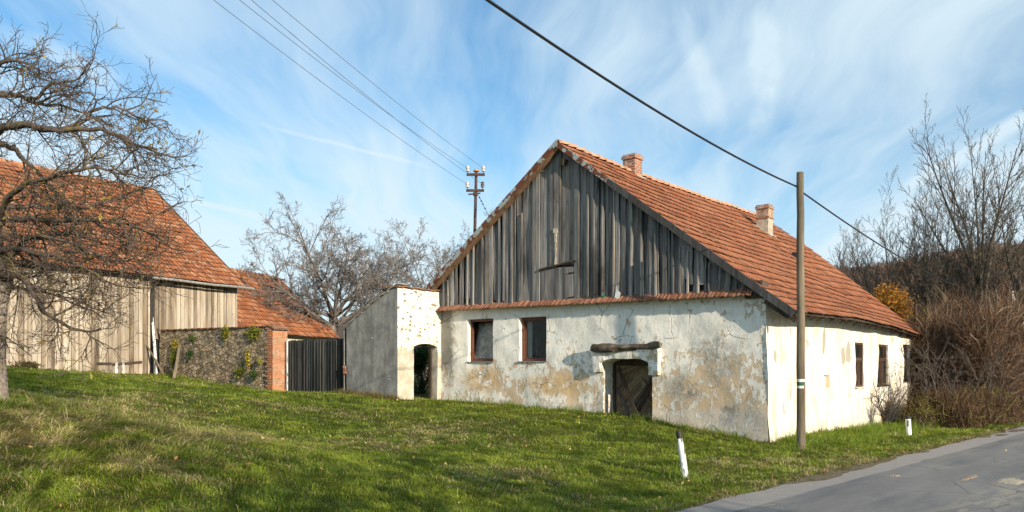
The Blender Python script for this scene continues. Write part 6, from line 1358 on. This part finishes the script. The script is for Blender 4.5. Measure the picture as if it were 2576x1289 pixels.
def grass(name, label, seed, N, near, far, hmul, wmul):
    rs = np.random.RandomState(seed); X = []; Y = []
    Dm = near*(far/near)**rs.rand(N) if True else None
    # constant picture density falls off with distance
    th = rs.uniform(-.72, .74, N); y = Dm; x = th*Dm; d = rdist(x, y)
    edge = .02+.16*vnoise(x, y, 1.7, 44)-.05; ok = (d > edge) & ~in_house(x, y) & (y > 3); x, y, d = x[ok], y[ok], d[ok]; n = len(x); z = gz(x, y)
    a, b, c, e = wall_near(x, y); nr = np.minimum(np.minimum(a, b), np.minimum(c, e)); verge = np.clip(1-np.abs(b-.9)/1.2, 0, 1)*(b < 3)
    big = vnoise(x, y, .45, 3); med = vnoise(x, y, 1.6, 4); fin = vnoise(x, y, 5, 6)
    bank = np.clip(1-np.hypot((x+5.0)/2.6, (y-10)/3.2), 0, 1); left = np.clip((-x-2.5)/4, 0, 1)*np.clip((14-y)/4, 0, 1)
    dry = np.clip((big-.52)*4, 0, 1)*.75+np.clip((fin-.6)*3, 0, 1)*.35+bank*.5+np.clip(.45-d, 0, .45)*1.6+left*.25; dry = np.clip(dry, 0, .92)
    lush = np.clip((med-.5)*4, 0, 1)
    h = (.024+.030*med+.025*fin)*(1+1.0*bank+.9*verge+.5*left+np.clip(1-nr/.35, 0, 1)*1.5+np.clip(1-d/.8, 0, 1)*.25)*rs.uniform(.5, 1.35, n)*hmul
    h = np.where(a < .3, h*np.where(vnoise(x, y, 1.3, 8) > .45, 1.0, .55), h)
    dist = np.hypot(x, y); wd = (.0045+.0007*dist)*rs.uniform(.6, 1.3, n)*wmul; h = h*np.clip(.9+dist*.012, 1, 1.35)
    ang = vnoise(x, y, 1.9, 71, 2)*4*pi+rs.normal(size=n)*.9; lean = rs.uniform(.35, 1.5, n)+bank*.5+dry*.3; cm = vnoise(x, y, 5.5, 72, 2); h = h*(.55+.95*cm)*(1+.9*(rs.rand(n) < .03)); wind = np.array([.5, .25]); dirx = np.stack([np.cos(ang), np.sin(ang)], 1)+wind*np.clip(bank+verge*.6, 0, 1)[:, None]; dirx /= np.linalg.norm(dirx, axis=1)[:, None]
    sa = ang+pi/2+rs.uniform(-.6, .6, n); sd_ = np.stack([np.cos(sa), np.sin(sa), np.zeros(n)], 1)*wd[:, None]/2; B = np.stack([x, y, z-.008], 1); m1 = B+np.stack([dirx[:, 0]*h*lean*.35, dirx[:, 1]*h*lean*.35, h*(.62-.12*lean)], 1); tp = B+np.stack([dirx[:, 0]*h*lean*1.15, dirx[:, 1]*h*lean*1.15, h*np.clip(1.05-.42*lean, .3, 1)], 1)
    V = np.stack([B-sd_, B+sd_, m1+sd_*.75, m1-sd_*.75, tp], 1).reshape(-1, 3); k = np.arange(n)*5
    F4 = np.stack([k, k+1, k+2, k+3], 1); F3 = np.stack([k+3, k+2, k+4], 1)
    g1 = np.array([.26, .325, .038]); g2 = np.array([.14, .205, .026]); g3 = np.array([.38, .40, .065]); dr1 = np.array([.54, .46, .19]); dr2 = np.array([.38, .27, .13]); dr3 = np.array([.60, .52, .29])
    c1 = vnoise(x, y, 3.1, 61); c2 = vnoise(x, y, 7.5, 62, 2); c3 = vnoise(x, y, .8, 63)
    r_ = np.clip((c1-.5)*3+(c3-.5)*2+.5+rs.normal(size=n)*.22, 0, 1)[:, None]; gcol = g1*(1-r_)+g2*r_; y_ = np.clip((c2-.55)*5, 0, 1)[:, None]*.7*(1-r_); gcol = gcol*(1-y_)+g3*y_
    r2 = rs.rand(n)[:, None]; dcol = np.where(r2 < .45, dr1, np.where(r2 < .8, dr2, dr3)); pd = np.clip(.03+dry*1.1*np.clip((c2+c1-.78)*3, 0.05, 1), 0, .9); isd = (rs.rand(n) < pd)[:, None]
    dk = np.clip(.74+.52*vnoise(x, y, 4.2, 64, 2), .6, 1.25)[:, None]
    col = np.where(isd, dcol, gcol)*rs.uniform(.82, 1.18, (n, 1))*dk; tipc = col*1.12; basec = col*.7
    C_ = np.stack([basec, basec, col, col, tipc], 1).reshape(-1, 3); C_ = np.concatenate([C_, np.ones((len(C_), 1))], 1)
    # as triangles
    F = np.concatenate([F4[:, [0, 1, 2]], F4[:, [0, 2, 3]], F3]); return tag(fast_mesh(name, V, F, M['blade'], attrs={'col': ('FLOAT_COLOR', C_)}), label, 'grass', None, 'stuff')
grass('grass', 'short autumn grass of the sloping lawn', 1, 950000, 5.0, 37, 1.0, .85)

def tufts(name, label, seed, spots, cols, hr, wr, cat='weeds'):
    """(x, y, radius, count) clumps of long blades"""
    rs = np.random.RandomState(seed); X = []; Y = []
    for (x, y, r, n) in spots: a = rs.uniform(0, 2*pi, n); q = r*np.sqrt(rs.rand(n)); X.append(x+np.cos(a)*q); Y.append(y+np.sin(a)*q)
    x, y = np.concatenate(X), np.concatenate(Y); ok = ~in_house(x, y) & (rdist(x, y) > -.02); x, y = x[ok], y[ok]; n = len(x); z = gz(x, y)-.01; d = rs.normal(size=(n, 3))*.38+np.array([.08, 0, 1]); d /= np.linalg.norm(d, axis=1)[:, None]
    V, F, m = strips(rs, np.stack([x, y, z], 1), d, rs.uniform(*hr, n), rs.uniform(*wr, n), 4, .09, -.17); pal = np.array(cols)[rs.randint(0, len(cols), n)]*rs.uniform(.65, 1.3, (n, 1)); col = np.repeat(np.concatenate([pal, np.ones((n, 1))], 1), m, 0)
    return tag(fast_mesh(name, V, F, M['blade'], attrs={'col': ('FLOAT_COLOR', col)}), label, cat, None, 'stuff')
rs = np.random.RandomState(9); GC = [(.10, .20, .02), (.17, .27, .03), (.25, .33, .045)]; DC = [(.42, .34, .17), (.30, .22, .11), (.5, .44, .27), (.18, .18, .05)]
sp1 = []
for k in range(40): t_ = rs.rand(); q = from_house(rs.uniform(.3, 1.6), t_*YB, 0); sp1.append((q.x, q.y, .28, 130))
tufts('verge_grass', 'long lush grass on the verge before the sunlit wall', 2, sp1, GC+GC+[(.30, .27, .10)], (.12, .34), (.006, .013))
sp2 = []
for k in range(30): t_ = rs.rand(); q = from_house(XL*t_*.98, -.15-rs.rand()*.2, 0); sp2.append((q.x, q.y, .16, 60))
for k in range(10): p = SL.lerp(SB, rs.rand())-sy*.15; sp2.append((p.x, p.y, .2, 80))
for k in range(6): p = B0+BX*(-1-rs.rand()*8)-BY*.25; sp2.append((p.x, p.y, .2, 60))
sp2 += [(2.72, 12.0, .22, 160), (2.5, 12.25, .2, 110), (5.6, 15.2, .25, 190), (5.35, 15.5, .25, 120), (-7, 10.8, .35, 150)]
tufts('wall_grass', 'grass tufts growing along the feet of walls and posts', 3, sp2, GC+[(.20, .17, .07)], (.08, .24), (.006, .012))
sp3 = [(-4.9+rs.normal()*.9, 9.9+rs.normal()*1.2, .25, 26) for k in range(22)]+[(-6.2, 11.0, .6, 110), (-5.7, 10.6, .5, 110)]
tufts('dry_grass', 'long straw coloured grass on the crest of the bank', 4, sp3, DC, (.10, .30), (.003, .007))
sp4 = []
for k in range(16): q = PC+AX*(wl*rs.rand())-AY*rs.uniform(.1, .55); sp4.append((q.x, q.y, .17, 120))
tufts('dry_weeds', 'rusty brown dead weeds at the foot of the grey cement wing', 5, sp4, [(.22, .13, .07), (.14, .08, .045), (.30, .22, .12), (.12, .14, .04)], (.06, .2), (.006, .012))
sp5 = []
for k in range(120):
    a = rs.uniform(-3, 34); p = RP+RD*a+RN*rs.uniform(.0, .28); sp5.append((p.x, p.y, .22, 45))
tufts('verge_litter', 'brown dead grass and leaf litter creeping over the road edge', 6, sp5, [(.22, .14, .08), (.30, .21, .12), (.14, .085, .05), (.10, .12, .04)], (.03, .09), (.006, .014))
# crumbs and gravel along the road's edge
gv = MB()
for k in range(900):
    a = rs.uniform(-4, 30); p = RP+RD*a-RN*(rs.normal()*.16+.02); s_ = rs.uniform(.003, .011); z_ = G(p.x, p.y) if rdist(p.x, p.y) > 0 else .012
    q = [Vector((p.x+cos(t_)*s_*rs.uniform(.7, 1.3), p.y+sin(t_)*s_*rs.uniform(.7, 1.3), z_)) for t_ in (0, 2.1, 4.2)]; tp_ = Vector((p.x, p.y, z_+s_*.9))
    for m_ in range(3): gv.poly([q[m_], q[(m_+1) % 3], tp_], 0, rs.rand())
tag(gv.build('gravel', plain('pale_gravel', (.24, .215, .19), var=.4, nsc=3), None), 'pale gravel crumbs along the broken road edge', 'gravel', None, 'stuff')
# fallen leaves
n = 900; x = rs.uniform(-7, 12, n); y = rs.uniform(6, 24, n); ok = (rdist(x, y) > -2.5) & ~in_house(x, y) & (rs.rand(n) < np.where(rdist(x, y) < 0, .12, .8)); x, y = x[ok], y[ok]; z = gz(x, y)+np.where(rdist(x, y) < 0, .025, .05)
tag(leaves_mesh('fallen_leaves', np.stack([x, y, z], 1), .028, [(.50, .30, .12), (.38, .20, .09), (.55, .42, .18), (.25, .12, .06)], M['leaf'], None, rs), 'small brown and yellow leaves fallen on lawn and road', 'leaves', None, 'stuff')
# flattened mud and debris on the asphalt
for n_, (px, py, ww, hh, lab, c) in enumerate(((2545, 1214, .85, .14, 'large flattened patch of dried mud on the road at the right edge', (.42, .35, .26)), (2437, 1205, .7, .08, 'thin dry strip of bark lying on the road', (.30, .22, .15)), (2560, 1085, .9, .14, 'dark trampled leaves on the road far right by the thicket', (.12, .08, .055)), (2520, 1096, .5, .10, 'small dark leaf heap on the road beside the trampled leaves', (.13, .08, .055)), (2250, 1200, .25, .06, 'tiny dry leaf scrap in the middle of the asphalt', (.35, .27, .18)))):
    D_ = EYE*FPX/(py-920); p = W(px, py, D_); p.z = .017; rs = np.random.RandomState(500+n_); a = np.linspace(0, 2*pi, 27)[:-1]; rr = 1+.28*np.sin(a*2+rs.rand()*6)+rs.uniform(-.22, .22, 26); pts = [Vector((0, 0, 0))]; mb = MB()
    o2 = [RD.to_3d()*float(cos(t_)*ww/2*r_)-RN.to_3d()*float(sin(t_)*hh*r_) for t_, r_ in zip(a, rr)]
    for k in range(26): mb.poly([Vector((0, 0, .012)), o2[k]*.7+Vector((0, 0, .010)), o2[(k+1) % 26]*.7+Vector((0, 0, .010))]); mb.quad(o2[k]*.7+Vector((0, 0, .010)), o2[k], o2[(k+1) % 26], o2[(k+1) % 26]*.7+Vector((0, 0, .010)))
    tag(mb.build('road_debris', plain('debris_%d' % n_, c, var=.4, nsc=25, bump=.01), None, loc=p), lab, 'debris', 'debris on the road')
bpy.context.view_layer.update()
